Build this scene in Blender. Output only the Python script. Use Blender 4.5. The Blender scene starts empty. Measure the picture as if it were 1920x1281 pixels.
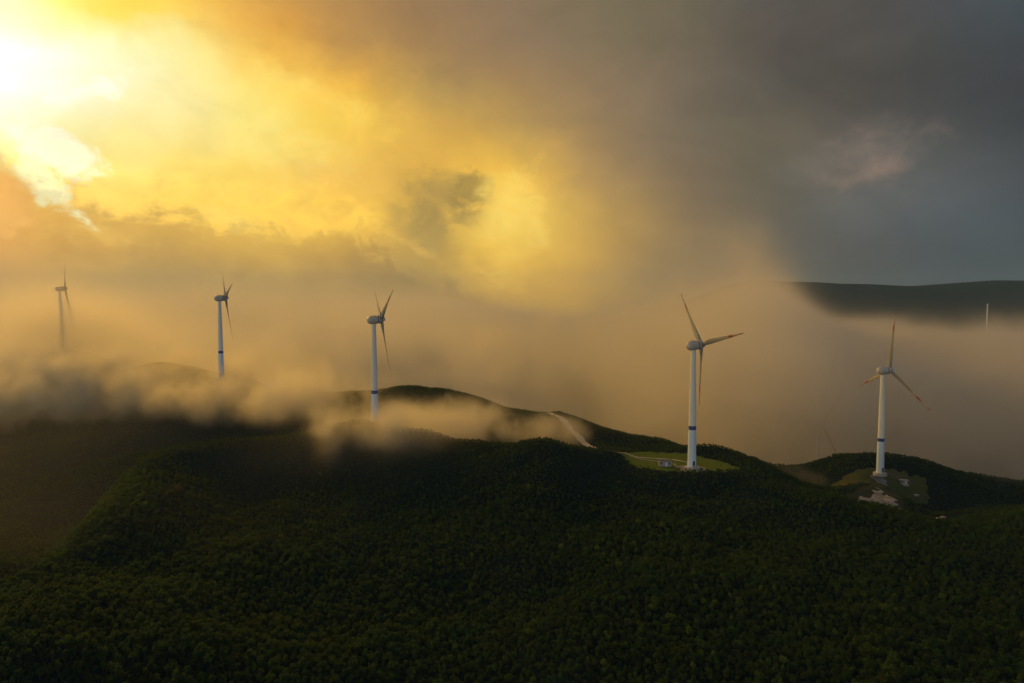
import bpy, bmesh, math, random
import numpy as np
from mathutils import Matrix, Vector
R = math.radians
random.seed(7)
S = bpy.context.scene
COL = S.collection

# ------------------------------------------------------------------ camera
CZ = 140.0                      # flying height of the camera above the datum
PITCH = 3.2
F = 1301.0
cam = bpy.data.cameras.new('camera')
cam.sensor_width = 36.0
cam.lens = 36.0 * F / 1920
cam.clip_start = 1.0
cam.clip_end = 40000.0
cam_o = bpy.data.objects.new('camera', cam)
cam_o.location = (0, 0, CZ)
cam_o.rotation_euler = (R(90 - PITCH), 0, 0)
COL.objects.link(cam_o)
S.camera = cam_o

_c, _s = math.cos(R(PITCH)), math.sin(R(PITCH))


def at(px, py, Y):
    """the point seen at (px, py) of the photograph, Y metres north of the camera"""
    x, y = (px - 960) / F, (640.5 - py) / F
    d = (x, _c + y * _s, -_s + y * _c)
    k = Y / d[1]
    return Vector((d[0] * k, Y, CZ + d[2] * k))


# ------------------------------------------------------------------ render settings, exposure
S.view_settings.view_transform = 'Standard'
S.view_settings.look = 'None'
S.view_settings.exposure = 0
S.view_settings.gamma = 1
S.cycles.max_bounces = 12
S.cycles.diffuse_bounces = 2
S.cycles.volume_bounces = 5
S.cycles.transparent_max_bounces = 64
S.cycles.volume_step_rate = 1.5
S.cycles.volume_max_steps = 512
S.cycles.use_denoising = True
S.cycles.sample_clamp_indirect = 6


# ------------------------------------------------------------------ node helper
class NT:
    def __init__(self, tree):
        self.t = tree

    def n(self, typ, **kw):
        nd = self.t.nodes.new(typ)
        for k, v in kw.items():
            setattr(nd, k, v)
        return nd

    def put(self, sock, v):
        if isinstance(v, bpy.types.NodeSocket):
            self.t.links.new(v, sock)
        elif v is not None:
            sock.default_value = v

    def m(self, op, a, b=None, c=None, clamp=False):
        nd = self.n('ShaderNodeMath', operation=op)
        nd.use_clamp = clamp
        for i, v in enumerate((a, b, c)):
            self.put(nd.inputs[i], v)
        return nd.outputs[0]

    def v(self, op, a, b=None, c=None, scale=None, out=0):
        nd = self.n('ShaderNodeVectorMath', operation=op)
        for i, v in enumerate((a, b, c)):
            if v is not None:
                self.put(nd.inputs[i], v)
        if scale is not None:
            self.put(nd.inputs['Scale'], scale)
        return nd.outputs[out]

    def noise(self, vec, scale, detail=4.0, rough=0.5, dist=0.0, out=0):
        nd = self.n('ShaderNodeTexNoise')
        self.put(nd.inputs['Vector'], vec)
        self.put(nd.inputs['Scale'], scale)
        self.put(nd.inputs['Detail'], detail)
        self.put(nd.inputs['Roughness'], rough)
        self.put(nd.inputs['Distortion'], dist)
        return nd.outputs[out]

    def sm(self, x, a, b, lo=0.0, hi=1.0, kind='SMOOTHSTEP'):
        nd = self.n('ShaderNodeMapRange', interpolation_type=kind)
        for i, v in enumerate((x, a, b, lo, hi)):
            self.put(nd.inputs[i], v)
        return nd.outputs[0]

    def mix(self, f, a, b, mode='MIX'):
        nd = self.n('ShaderNodeMix', data_type='RGBA', blend_type=mode)
        nd.clamp_factor = True
        self.put(nd.inputs[0], f)
        self.put(nd.inputs[6], a)
        self.put(nd.inputs[7], b)
        return nd.outputs[2]

    def ramp(self, fac, stops, interp='LINEAR'):
        nd = self.n('ShaderNodeValToRGB')
        cr = nd.color_ramp
        cr.interpolation = interp
        while len(cr.elements) < len(stops):
            cr.elements.new(0.5)
        for e, (p, c) in zip(cr.elements, stops):
            e.position = p
        for e, (p, c) in zip(cr.elements, stops):
            e.color = (c[0], c[1], c[2], 1)
        self.put(nd.inputs[0], fac)
        return nd.outputs[0]


def lin(c):
    return tuple((v / 255 / 12.92) if v <= 10 else ((v / 255 + 0.055) / 1.055) ** 2.4 for v in c)


# ------------------------------------------------------------------ sky: evening clouds by azimuth and elevation (degrees)
SUN_AZ, SUN_EL = -36.0, 21.0
SKY = [  # azimuth, [(elevation, display colour), ...]; unseen columns shaped to light towers and fog
    (-180, [(-20, (50, 50, 44)), (-6, (172, 168, 156)), (2, (172, 168, 156)), (12, (182, 180, 170)), (28, (115, 122, 136)), (50, (86, 91, 102)), (90, (62, 62, 66))]),
    (-110, [(-20, (50, 50, 44)), (-6, (248, 226, 184)), (2, (248, 226, 184)), (12, (250, 232, 195)), (28, (128, 122, 118)), (50, (96, 91, 88)), (90, (62, 62, 66))]),
    (-70, [(-20, (50, 50, 44)), (-6, (215, 180, 120)), (2, (215, 180, 120)), (12, (235, 200, 130)), (28, (130, 112, 92)), (50, (97, 84, 69)), (90, (62, 62, 66))]),
    (-36, [(-20, (60, 52, 36)), (-12, (149, 124, 74)), (-9, (149, 124, 74)), (-6, (161, 129, 73)), (-3, (176, 136, 71)), (0, (201, 151, 71)), (2, (221, 161, 73)), (4, (238, 171, 74)), (6, (248, 181, 74)), (8, (254, 190, 69)), (10, (255, 223, 130)), (12, (255, 254, 209)), (14, (255, 255, 245)), (16, (255, 255, 242)), (18, (255, 239, 139)), (20, (255, 230, 86)), (22, (255, 230, 86)), (24, (255, 230, 86)), (27, (255, 230, 86)), (45, (156, 143, 76)), (90, (62, 62, 66))]),
    (-33, [(-20, (60, 52, 36)), (-12, (146, 121, 72)), (-9, (146, 121, 72)), (-6, (158, 127, 72)), (-3, (169, 131, 69)), (0, (193, 148, 72)), (2, (213, 161, 71)), (4, (232, 174, 72)), (6, (247, 190, 77)), (8, (252, 207, 94)), (10, (254, 226, 127)), (12, (254, 244, 173)), (14, (255, 251, 216)), (16, (255, 255, 232)), (18, (255, 244, 170)), (20, (255, 225, 76)), (22, (255, 226, 76)), (24, (255, 226, 77)), (27, (255, 226, 77)), (45, (156, 141, 72)), (90, (62, 62, 66))]),
    (-30, [(-20, (60, 52, 36)), (-12, (143, 118, 71)), (-9, (143, 118, 71)), (-6, (155, 125, 71)), (-3, (165, 129, 69)), (0, (186, 146, 72)), (2, (204, 157, 71)), (4, (224, 173, 71)), (6, (245, 194, 77)), (8, (252, 215, 101)), (10, (253, 230, 127)), (12, (253, 236, 149)), (14, (254, 245, 185)), (16, (255, 251, 206)), (18, (255, 247, 183)), (20, (255, 219, 72)), (22, (255, 217, 66)), (24, (255, 218, 66)), (27, (255, 218, 66)), (45, (156, 137, 67)), (90, (62, 62, 66))]),
    (-27, [(-20, (60, 52, 36)), (-12, (140, 116, 70)), (-9, (140, 116, 70)), (-6, (152, 124, 70)), (-3, (164, 130, 71)), (0, (180, 142, 70)), (2, (195, 152, 71)), (4, (215, 167, 73)), (6, (241, 193, 75)), (8, (251, 211, 90)), (10, (253, 224, 112)), (12, (253, 231, 140)), (14, (253, 238, 165)), (16, (254, 245, 180)), (18, (255, 248, 171)), (20, (255, 217, 86)), (22, (255, 207, 60)), (24, (255, 207, 60)), (27, (255, 208, 61)), (45, (156, 133, 65)), (90, (62, 62, 66))]),
    (-24, [(-20, (60, 52, 36)), (-12, (137, 113, 68)), (-9, (138, 114, 68)), (-6, (151, 123, 71)), (-3, (164, 131, 72)), (0, (178, 142, 70)), (2, (196, 154, 70)), (4, (218, 171, 72)), (6, (242, 195, 77)), (8, (252, 210, 85)), (10, (253, 219, 99)), (12, (253, 227, 128)), (14, (253, 234, 146)), (16, (254, 235, 149)), (18, (251, 228, 134)), (20, (248, 204, 89)), (22, (246, 190, 61)), (24, (247, 190, 61)), (27, (247, 191, 61)), (45, (153, 125, 65)), (90, (62, 62, 66))]),
    (-21, [(-20, (60, 52, 36)), (-12, (135, 110, 66)), (-9, (137, 111, 66)), (-6, (151, 122, 71)), (-3, (165, 131, 72)), (0, (177, 142, 70)), (2, (202, 159, 70)), (4, (228, 180, 71)), (6, (246, 199, 79)), (8, (253, 209, 83)), (10, (252, 214, 89)), (12, (253, 224, 114)), (14, (254, 231, 126)), (16, (254, 229, 118)), (18, (246, 198, 85)), (20, (233, 175, 68)), (22, (224, 167, 68)), (24, (224, 168, 68)), (27, (224, 168, 67)), (45, (142, 115, 68)), (90, (62, 62, 66))]),
    (-18, [(-20, (60, 52, 36)), (-12, (133, 108, 64)), (-9, (135, 110, 65)), (-6, (150, 120, 70)), (-3, (162, 128, 71)), (0, (175, 140, 71)), (2, (199, 157, 70)), (4, (225, 178, 71)), (6, (247, 199, 76)), (8, (255, 208, 80)), (10, (251, 207, 84)), (12, (254, 218, 99)), (14, (255, 223, 105)), (16, (253, 215, 93)), (18, (236, 182, 69)), (20, (216, 155, 58)), (22, (202, 149, 70)), (24, (202, 149, 70)), (27, (202, 150, 70)), (45, (132, 107, 69)), (90, (62, 62, 66))]),
    (-15, [(-20, (60, 52, 36)), (-12, (131, 106, 62)), (-9, (133, 108, 63)), (-6, (147, 117, 68)), (-3, (157, 123, 69)), (0, (173, 137, 71)), (2, (192, 151, 71)), (4, (215, 169, 71)), (6, (244, 193, 71)), (8, (255, 203, 75)), (10, (250, 199, 83)), (12, (254, 210, 85)), (14, (255, 214, 82)), (16, (250, 196, 71)), (18, (223, 169, 68)), (20, (194, 144, 68)), (22, (181, 135, 70)), (24, (180, 134, 71)), (27, (181, 135, 71)), (45, (123, 100, 69)), (90, (62, 62, 66))]),
    (-12, [(-20, (60, 52, 36)), (-12, (127, 103, 60)), (-9, (130, 105, 61)), (-6, (143, 114, 65)), (-3, (151, 119, 66)), (0, (169, 134, 69)), (2, (184, 146, 69)), (4, (203, 160, 69)), (6, (230, 181, 68)), (8, (243, 191, 70)), (10, (241, 189, 78)), (12, (246, 197, 77)), (14, (246, 199, 71)), (16, (235, 179, 64)), (18, (208, 156, 67)), (20, (178, 136, 74)), (22, (167, 126, 73)), (24, (165, 125, 73)), (27, (165, 125, 73)), (45, (116, 96, 70)), (90, (62, 62, 66))]),
    (-9, [(-20, (60, 52, 36)), (-12, (122, 99, 58)), (-9, (126, 102, 59)), (-6, (138, 110, 63)), (-3, (146, 115, 62)), (0, (163, 130, 64)), (2, (176, 141, 65)), (4, (190, 151, 65)), (6, (205, 162, 66)), (8, (217, 171, 66)), (10, (225, 175, 68)), (12, (230, 180, 69)), (14, (226, 179, 70)), (16, (206, 162, 70)), (18, (185, 144, 72)), (20, (167, 128, 75)), (22, (157, 121, 77)), (24, (155, 120, 77)), (27, (155, 120, 77)), (45, (111, 93, 72)), (90, (62, 62, 66))]),
    (-6, [(-20, (60, 52, 36)), (-12, (119, 97, 57)), (-9, (123, 100, 58)), (-6, (136, 109, 61)), (-3, (147, 116, 60)), (0, (171, 135, 60)), (2, (185, 147, 62)), (4, (196, 156, 64)), (6, (203, 162, 67)), (8, (211, 167, 67)), (10, (222, 172, 64)), (12, (220, 170, 66)), (14, (208, 162, 70)), (16, (185, 148, 75)), (18, (167, 134, 77)), (20, (156, 122, 77)), (22, (149, 118, 79)), (24, (148, 117, 80)), (27, (148, 117, 80)), (45, (108, 92, 73)), (90, (62, 62, 66))]),
    (-3, [(-20, (60, 52, 36)), (-12, (118, 97, 57)), (-9, (122, 100, 58)), (-6, (137, 110, 60)), (-3, (156, 123, 58)), (0, (201, 154, 58)), (2, (220, 171, 61)), (4, (231, 183, 65)), (6, (234, 189, 73)), (8, (237, 190, 74)), (10, (241, 188, 66)), (12, (222, 173, 67)), (14, (193, 152, 73)), (16, (174, 139, 76)), (18, (159, 127, 79)), (20, (148, 118, 81)), (22, (143, 115, 82)), (24, (142, 115, 83)), (27, (143, 115, 83)), (45, (105, 91, 74)), (90, (62, 62, 66))]),
    (0, [(-20, (60, 52, 36)), (-12, (118, 98, 58)), (-9, (122, 100, 59)), (-6, (139, 112, 61)), (-3, (167, 130, 58)), (0, (223, 167, 58)), (2, (244, 187, 61)), (4, (255, 201, 67)), (6, (255, 207, 78)), (8, (254, 206, 80)), (10, (250, 196, 70)), (12, (219, 172, 70)), (14, (178, 143, 76)), (16, (165, 131, 77)), (18, (153, 122, 80)), (20, (140, 114, 83)), (22, (137, 113, 84)), (24, (138, 114, 84)), (27, (138, 114, 84)), (45, (103, 90, 75)), (90, (62, 62, 66))]),
    (3, [(-20, (60, 52, 36)), (-12, (118, 98, 58)), (-9, (123, 102, 60)), (-6, (145, 117, 64)), (-3, (178, 137, 59)), (0, (220, 165, 59)), (2, (235, 180, 63)), (4, (242, 189, 69)), (6, (242, 194, 76)), (8, (236, 190, 79)), (10, (226, 178, 75)), (12, (198, 156, 76)), (14, (165, 133, 79)), (16, (155, 125, 80)), (18, (145, 118, 81)), (20, (133, 111, 83)), (22, (131, 111, 82)), (24, (131, 111, 82)), (27, (131, 111, 82)), (45, (100, 89, 74)), (90, (62, 62, 66))]),
    (6, [(-20, (60, 52, 36)), (-12, (118, 98, 59)), (-9, (124, 103, 62)), (-6, (151, 121, 67)), (-3, (186, 141, 61)), (0, (204, 155, 61)), (2, (211, 161, 65)), (4, (213, 165, 70)), (6, (212, 167, 73)), (8, (204, 162, 76)), (10, (189, 149, 80)), (12, (170, 136, 81)), (14, (153, 124, 81)), (16, (146, 119, 83)), (18, (137, 114, 82)), (20, (126, 109, 80)), (22, (124, 108, 80)), (24, (123, 108, 80)), (27, (123, 108, 80)), (45, (97, 88, 73)), (90, (62, 62, 66))]),
    (9, [(-20, (60, 52, 36)), (-12, (114, 95, 60)), (-9, (120, 100, 63)), (-6, (148, 120, 71)), (-3, (179, 137, 66)), (0, (184, 142, 66)), (2, (186, 144, 69)), (4, (186, 144, 72)), (6, (183, 144, 72)), (8, (175, 139, 75)), (10, (160, 129, 81)), (12, (148, 121, 83)), (14, (138, 115, 82)), (16, (134, 112, 83)), (18, (127, 108, 82)), (20, (119, 104, 78)), (22, (117, 104, 78)), (24, (117, 105, 78)), (27, (117, 105, 78)), (45, (94, 86, 72)), (90, (62, 62, 66))]),
    (12, [(-20, (60, 52, 36)), (-12, (105, 89, 61)), (-9, (111, 94, 64)), (-6, (139, 113, 73)), (-3, (160, 126, 74)), (0, (158, 124, 72)), (2, (157, 124, 73)), (4, (155, 124, 74)), (6, (152, 122, 74)), (8, (146, 118, 75)), (10, (136, 112, 78)), (12, (129, 109, 81)), (14, (124, 107, 82)), (16, (122, 105, 82)), (18, (117, 101, 79)), (20, (111, 99, 76)), (22, (111, 100, 76)), (24, (111, 100, 76)), (27, (111, 100, 76)), (45, (91, 84, 72)), (90, (62, 62, 66))]),
    (15, [(-20, (60, 52, 36)), (-12, (98, 84, 62)), (-9, (103, 89, 64)), (-6, (131, 108, 75)), (-3, (145, 117, 78)), (0, (139, 111, 76)), (2, (134, 109, 75)), (4, (129, 108, 74)), (6, (127, 105, 74)), (8, (123, 102, 75)), (10, (118, 100, 76)), (12, (115, 100, 79)), (14, (112, 100, 80)), (16, (109, 96, 78)), (18, (105, 93, 76)), (20, (103, 92, 74)), (22, (103, 94, 75)), (24, (103, 94, 75)), (27, (103, 94, 75)), (45, (88, 82, 71)), (90, (62, 62, 66))]),
    (18, [(-20, (60, 52, 36)), (-12, (94, 83, 64)), (-9, (98, 86, 66)), (-6, (124, 105, 77)), (-3, (136, 111, 79)), (0, (128, 105, 76)), (2, (117, 99, 75)), (4, (108, 94, 74)), (6, (108, 94, 73)), (8, (107, 94, 73)), (10, (105, 94, 74)), (12, (105, 94, 74)), (14, (102, 92, 74)), (16, (94, 85, 73)), (18, (92, 83, 71)), (20, (93, 84, 72)), (22, (94, 87, 76)), (24, (94, 87, 76)), (27, (94, 87, 76)), (45, (84, 78, 71)), (90, (62, 62, 66))]),
    (21, [(-20, (60, 52, 36)), (-12, (91, 81, 66)), (-9, (94, 83, 67)), (-6, (118, 102, 78)), (-3, (127, 106, 80)), (0, (115, 98, 76)), (2, (102, 90, 74)), (4, (94, 85, 74)), (6, (96, 87, 74)), (8, (98, 90, 75)), (10, (98, 91, 76)), (12, (99, 90, 73)), (14, (93, 85, 70)), (16, (83, 77, 68)), (18, (84, 77, 68)), (20, (86, 79, 71)), (22, (87, 81, 74)), (24, (87, 81, 74)), (27, (87, 81, 74)), (45, (80, 76, 71)), (90, (62, 62, 66))]),
    (24, [(-20, (60, 52, 36)), (-12, (87, 79, 68)), (-9, (89, 80, 69)), (-6, (110, 98, 81)), (-3, (118, 102, 81)), (0, (94, 85, 73)), (2, (88, 81, 74)), (4, (88, 82, 77)), (6, (92, 88, 81)), (8, (97, 92, 83)), (10, (100, 94, 83)), (12, (95, 87, 76)), (14, (87, 79, 69)), (16, (79, 73, 65)), (18, (81, 74, 67)), (20, (83, 76, 69)), (22, (83, 77, 70)), (24, (83, 77, 70)), (27, (83, 77, 70)), (45, (79, 74, 69)), (90, (62, 62, 66))]),
    (27, [(-20, (60, 52, 36)), (-12, (84, 77, 70)), (-9, (84, 77, 70)), (-6, (103, 93, 82)), (-3, (106, 96, 81)), (0, (78, 75, 72)), (2, (77, 74, 74)), (4, (83, 80, 79)), (6, (88, 87, 86)), (8, (95, 93, 89)), (10, (97, 92, 87)), (12, (89, 83, 76)), (14, (80, 74, 68)), (16, (75, 70, 64)), (18, (78, 73, 68)), (20, (79, 75, 70)), (22, (80, 75, 71)), (24, (80, 75, 71)), (27, (80, 75, 71)), (45, (77, 73, 69)), (90, (62, 62, 66))]),
    (30, [(-20, (60, 52, 36)), (-12, (80, 75, 71)), (-9, (80, 75, 71)), (-6, (94, 88, 80)), (-3, (90, 84, 78)), (0, (69, 71, 75)), (2, (69, 72, 76)), (4, (75, 77, 80)), (6, (82, 85, 87)), (8, (88, 89, 88)), (10, (87, 86, 83)), (12, (78, 76, 73)), (14, (71, 69, 66)), (16, (70, 69, 65)), (18, (74, 73, 70)), (20, (77, 75, 76)), (22, (77, 76, 77)), (24, (77, 76, 77)), (27, (77, 76, 77)), (45, (76, 73, 72)), (90, (62, 62, 66))]),
    (33, [(-20, (60, 52, 36)), (-12, (76, 73, 71)), (-9, (76, 72, 71)), (-6, (86, 83, 78)), (-3, (74, 74, 74)), (0, (63, 68, 75)), (2, (64, 69, 75)), (4, (69, 74, 79)), (6, (75, 80, 85)), (8, (80, 82, 84)), (10, (77, 77, 77)), (12, (69, 69, 68)), (14, (64, 64, 64)), (16, (66, 66, 66)), (18, (69, 71, 73)), (20, (71, 75, 77)), (22, (71, 75, 77)), (24, (71, 75, 77)), (27, (70, 75, 77)), (45, (73, 73, 72)), (90, (62, 62, 66))]),
    (36, [(-20, (60, 52, 36)), (-12, (72, 70, 70)), (-9, (72, 70, 70)), (-6, (80, 78, 75)), (-3, (63, 66, 70)), (0, (58, 64, 71)), (2, (61, 67, 73)), (4, (65, 71, 76)), (6, (68, 74, 80)), (8, (72, 74, 77)), (10, (68, 69, 71)), (12, (62, 62, 64)), (14, (60, 60, 62)), (16, (63, 64, 68)), (18, (65, 71, 74)), (20, (66, 74, 76)), (22, (66, 74, 76)), (24, (66, 74, 76)), (27, (66, 74, 76)), (45, (71, 72, 71)), (90, (62, 62, 66))]),
    (60, [(-20, (50, 50, 44)), (-6, (80, 96, 122)), (2, (80, 96, 122)), (12, (100, 118, 146)), (28, (72, 80, 92)), (50, (54, 60, 69)), (90, (62, 62, 66))]),
    (110, [(-20, (50, 50, 44)), (-6, (118, 142, 184)), (2, (118, 142, 184)), (12, (148, 172, 210)), (28, (96, 108, 130)), (50, (72, 81, 97)), (90, (62, 62, 66))]),
    (180, [(-20, (50, 50, 44)), (-6, (172, 168, 156)), (2, (172, 168, 156)), (12, (182, 180, 170)), (28, (115, 122, 136)), (50, (86, 91, 102)), (90, (62, 62, 66))]),
]
CLOUDS = [  # azimuth, elevation, half sizes, turn, edge, softness, colour, strength
    (-6.09, 7.87, 5.73, 3.52, 10, 0.38, 0.7, (178, 144, 68), 0.85),
    (-6.75, 5.10, 3.52, 3.74, -10, 0.42, 0.7, (170, 140, 68), 0.8),
    (-3.27, 8.74, 2.64, 1.76, 25, 0.55, 0.5, (160, 131, 58), 0.75),
    (-3.95, 0.34, 4.18, 1.15, -45, 0.55, 0.6, (165, 132, 62), 0.65),
    (-28.42, 6.22, 5.28, 1.85, -10, 0.6, 0.6, (224, 178, 84), 0.75),
    (-28.13, 4.53, 3.52, 1.76, -20, 0.6, 0.6, (214, 170, 82), 0.6),
    (-15.28, 10.67, 3.74, 1.23, 5, 0.55, 0.6, (236, 190, 90), 0.55),
    (-7.41, 3.80, 5.73, 0.97, -30, 0.55, 0.7, (232, 182, 80), 0.5),
    (0.44, 7.27, 3.52, 4.84, 0, 0.4, 0.8, (255, 216, 96), 0.85),
    (0.00, 2.96, 3.08, 3.52, 0, 0.5, 0.8, (255, 206, 78), 0.6),
    (4.39, -1.41, 5.73, 1.98, -12, 0.45, 0.8, (226, 174, 66), 0.75),
    (-34.05, 8.85, 4.84, 1.15, -50, 0.5, 0.4, (255, 250, 190), 0.95),
    (-36.03, 6.41, 2.82, 4.18, 0, 0.55, 0.35, (250, 184, 84), 0.95),
    (-32.05, 14.42, 4.40, 1.23, 8, 0.6, 0.5, (255, 255, 236), 0.8),
    (-33.40, 10.65, 4.40, 1.94, -25, 0.55, 0.5, (255, 253, 220), 0.85),
    (26.25, 10.31, 5.73, 2.91, 12, 0.3, 1.5, (134, 116, 102), 0.75),
    (26.97, 9.43, 3.52, 1.06, 8, 0.4, 1.2, (152, 123, 104), 0.55),
    (24.47, 10.84, 2.64, 1.50, 30, 0.4, 1.2, (128, 114, 104), 0.4),
    (-21.99, 6.75, 3.96, 1.32, -20, 0.55, 0.6, (255, 220, 104), 0.6),
    (-30.12, 4.63, 4.84, 1.50, -5, 0.6, 0.6, (250, 202, 86), 0.6),
    (-16.79, 16.38, 7.05, 1.50, -24, 0.5, 1, (255, 226, 112), 0.5),
    (-14.93, 7.03, 7.49, 2.42, -8, 0.45, 0.9, (255, 208, 78), 0.75),
    (-19.20, 12.78, 8.37, 3.52, -18, 0.5, 1, (255, 232, 126), 0.6),
    (-11.13, 14.05, 4.84, 2.20, -28, 0.5, 1, (255, 212, 86), 0.6),
]
VEIL = [  # azimuth, elevation of the veil's upper edge
    (-36.03, 10.39), (-34.66, 8.26), (-32.90, 7.12), (-30.07, 6.38), (-27.73, 6.75), (-25.66, 5.79), (-22.01, 5.64), (-18.57, 4.78), (-13.72, 5.90), (-11.22, 5.46), (-8.69, 3.87), (-4.38, 1.21), (-0.88, -1.06), (4.40, -3.39), (10.49, -5.29)]


world = bpy.data.worlds.new('World')
S.world = world
world.use_nodes = True
wt = world.node_tree
wt.nodes.clear()
W = NT(wt)
tc = W.n('ShaderNodeTexCoord')
dvec = W.v('NORMALIZE', tc.outputs['Generated'])
sep = W.n('ShaderNodeSeparateXYZ')
W.put(sep.inputs[0], dvec)
az = W.m('MULTIPLY', W.m('ARCTAN2', sep.outputs[0], sep.outputs[1]), 180 / math.pi)
el = W.m('MULTIPLY', W.m('ARCSINE', sep.outputs[2]), 180 / math.pi)
# slow and fine billows push the cloud edges about
n1 = W.v('SUBTRACT', W.noise(dvec, 5.0, 5.0, 0.55, out=1), (0.5, 0.5, 0.5))
n2 = W.v('SUBTRACT', W.noise(dvec, 17.0, 7.0, 0.58, out=1), (0.5, 0.5, 0.5))
sa, sb = W.n('ShaderNodeSeparateXYZ'), W.n('ShaderNodeSeparateXYZ')
W.put(sa.inputs[0], n1)
W.put(sb.inputs[0], n2)
lit = W.sm(az, 20.0, -5.0, 0.35, 1.0)       # the far dark side is a smooth veil
wa = W.m('MULTIPLY', W.m('ADD', W.m('MULTIPLY', sa.outputs[0], 3.6), W.m('MULTIPLY', sb.outputs[0], 2.6)), lit)
we = W.m('MULTIPLY', W.m('ADD', W.m('MULTIPLY', sa.outputs[1], 3.2), W.m('MULTIPLY', sb.outputs[1], 2.6)), lit)
az2 = W.m('ADD', az, wa)
el2 = W.m('ADD', el, we)
elf = W.m('DIVIDE', W.m('ADD', el2, 20.0), 110.0)
sky = None
for k, (a0, stops) in enumerate(SKY):
    c = W.ramp(elf, [((e + 20) / 110, lin(rgb)) for e, rgb in stops], 'LINEAR')
    if sky is None:
        sky = c
    else:
        sky = W.mix(W.sm(az2, SKY[k - 1][0], a0, kind='LINEAR'), sky, c)


def blob(ca, ce, ra, re, rot=0.0, a=None, e=None):
    """soft elliptical patch of the sky round azimuth ca, elevation ce"""
    a = az2 if a is None else a
    e = el2 if e is None else e
    da, de = W.m('SUBTRACT', a, ca), W.m('SUBTRACT', e, ce)
    cr, sr = math.cos(R(rot)), math.sin(R(rot))
    u = W.m('DIVIDE', W.m('ADD', W.m('MULTIPLY', da, cr), W.m('MULTIPLY', de, sr)), ra)
    v = W.m('DIVIDE', W.m('SUBTRACT', W.m('MULTIPLY', de, cr), W.m('MULTIPLY', da, sr)), re)
    return W.m('EXPONENT', W.m('MULTIPLY', W.m('ADD', W.m('MULTIPLY', u, u), W.m('MULTIPLY', v, v)), -1.0))


n3 = W.m('SUBTRACT', W.noise(W.v('ADD', W.v('MULTIPLY', dvec, (1.0, 1.0, 1.4)), (3.1, 1.7, 0.4)), 20.0, 10.0, 0.66, 0.5), 0.5)
for (ca, ce, ra, re, rot, thr, wid, rgb, k) in CLOUDS:
    b = W.m('ADD', blob(ca, ce, ra, re, rot), W.m('MULTIPLY', n3, 2.0))
    sky = W.mix(W.sm(b, thr, thr + wid, 0.0, k), sky, (*lin(rgb), 1))
# ragged edge between the bright cloud above and the tan veil hanging below it, with a lit rim
edge = W.m('MULTIPLY_ADD', W.ramp(W.m('DIVIDE', W.m('ADD', az, 40.0), 60.0), [((a + 40) / 60, ((e + 10) / 40,) * 3) for a, e in VEIL]), 40.0, -10.0)
dn = W.m('ADD', W.m('SUBTRACT', edge, el), W.m('ADD', W.m('MULTIPLY', n3, 9.0), W.m('MULTIPLY', sa.outputs[2], 7.0)))
there = W.m('MULTIPLY', W.sm(az, 6.0, -3.0), W.sm(el, -3.0, 1.5))
veil = W.m('MULTIPLY', W.m('MULTIPLY', W.sm(dn, -0.5, 1.4), W.sm(dn, 5.5, 1.5)), there)
rim = W.m('MULTIPLY', W.m('MULTIPLY', W.sm(dn, -4.0, -0.7), W.sm(dn, 1.0, -0.5)), there)
sky = W.mix(veil, sky, W.v('MULTIPLY', sky, (0.87, 0.82, 0.76)))
sky = W.mix(rim, sky, W.v('MULTIPLY', sky, (1.18, 1.16, 1.05)))
# slow folds in the dark rain cloud
fold = W.noise(W.v('MULTIPLY', dvec, (1.0, 1.0, 2.2)), 4.5, 9.0, 0.6, 1.2)
amt = W.m('MULTIPLY', W.m('SUBTRACT', 1.0, lit), 0.5)
sky = W.v('SCALE', sky, scale=W.m('ADD', 1.0, W.m('MULTIPLY', W.m('MULTIPLY', W.m('SUBTRACT', fold, 0.5), 2.0), amt)))
# wispy light and dark inside the lit cloud
det = W.noise(W.v('MULTIPLY', dvec, (1.0, 1.0, 1.7)), 11.0, 8.0, 0.6, 0.6)
sky = W.v('SCALE', sky, scale=W.sm(det, 0.25, 0.75, W.m('SUBTRACT', 1.0, W.m('MULTIPLY', lit, 0.04)), W.m('ADD', 1.0, W.m('MULTIPLY', lit, 0.15)), kind='LINEAR'))
# the sun's own glow behind the thin cloud
glow = W.m('MULTIPLY', blob(-37, 20.5, 4.0, 5.0), 0.9)
sky = W.v('ADD', sky, W.v('SCALE', (1.0, 0.86, 0.55), scale=glow))
# low glow added out of view to the left, lighting the towers' left sides
sky = W.v('ADD', sky, W.v('SCALE', (1.0, 0.80, 0.50), scale=W.m('MULTIPLY', blob(-98, 9, 26, 13, 0, az, el), 0.75)))
bg = W.n('ShaderNodeBackground')
W.put(bg.inputs[0], sky)
bg.inputs[1].default_value = 1.0
# dim blue evening sky above the cloud
nish = W.n('ShaderNodeTexSky', sky_type='NISHITA')
nish.sun_disc = False
nish.sun_elevation = R(SUN_EL)
nish.sun_rotation = R(SUN_AZ)
bg2 = W.n('ShaderNodeBackground')
W.put(bg2.inputs[0], nish.outputs[0])
bg2.inputs[1].default_value = 0.002
add = W.n('ShaderNodeAddShader')
wt.links.new(bg.outputs[0], add.inputs[0])
wt.links.new(bg2.outputs[0], add.inputs[1])
wo = W.n('ShaderNodeOutputWorld')
wt.links.new(add.outputs[0], wo.inputs[0])
world.cycles.sampling_method = 'MANUAL'
world.cycles.sample_map_resolution = 512

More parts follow.
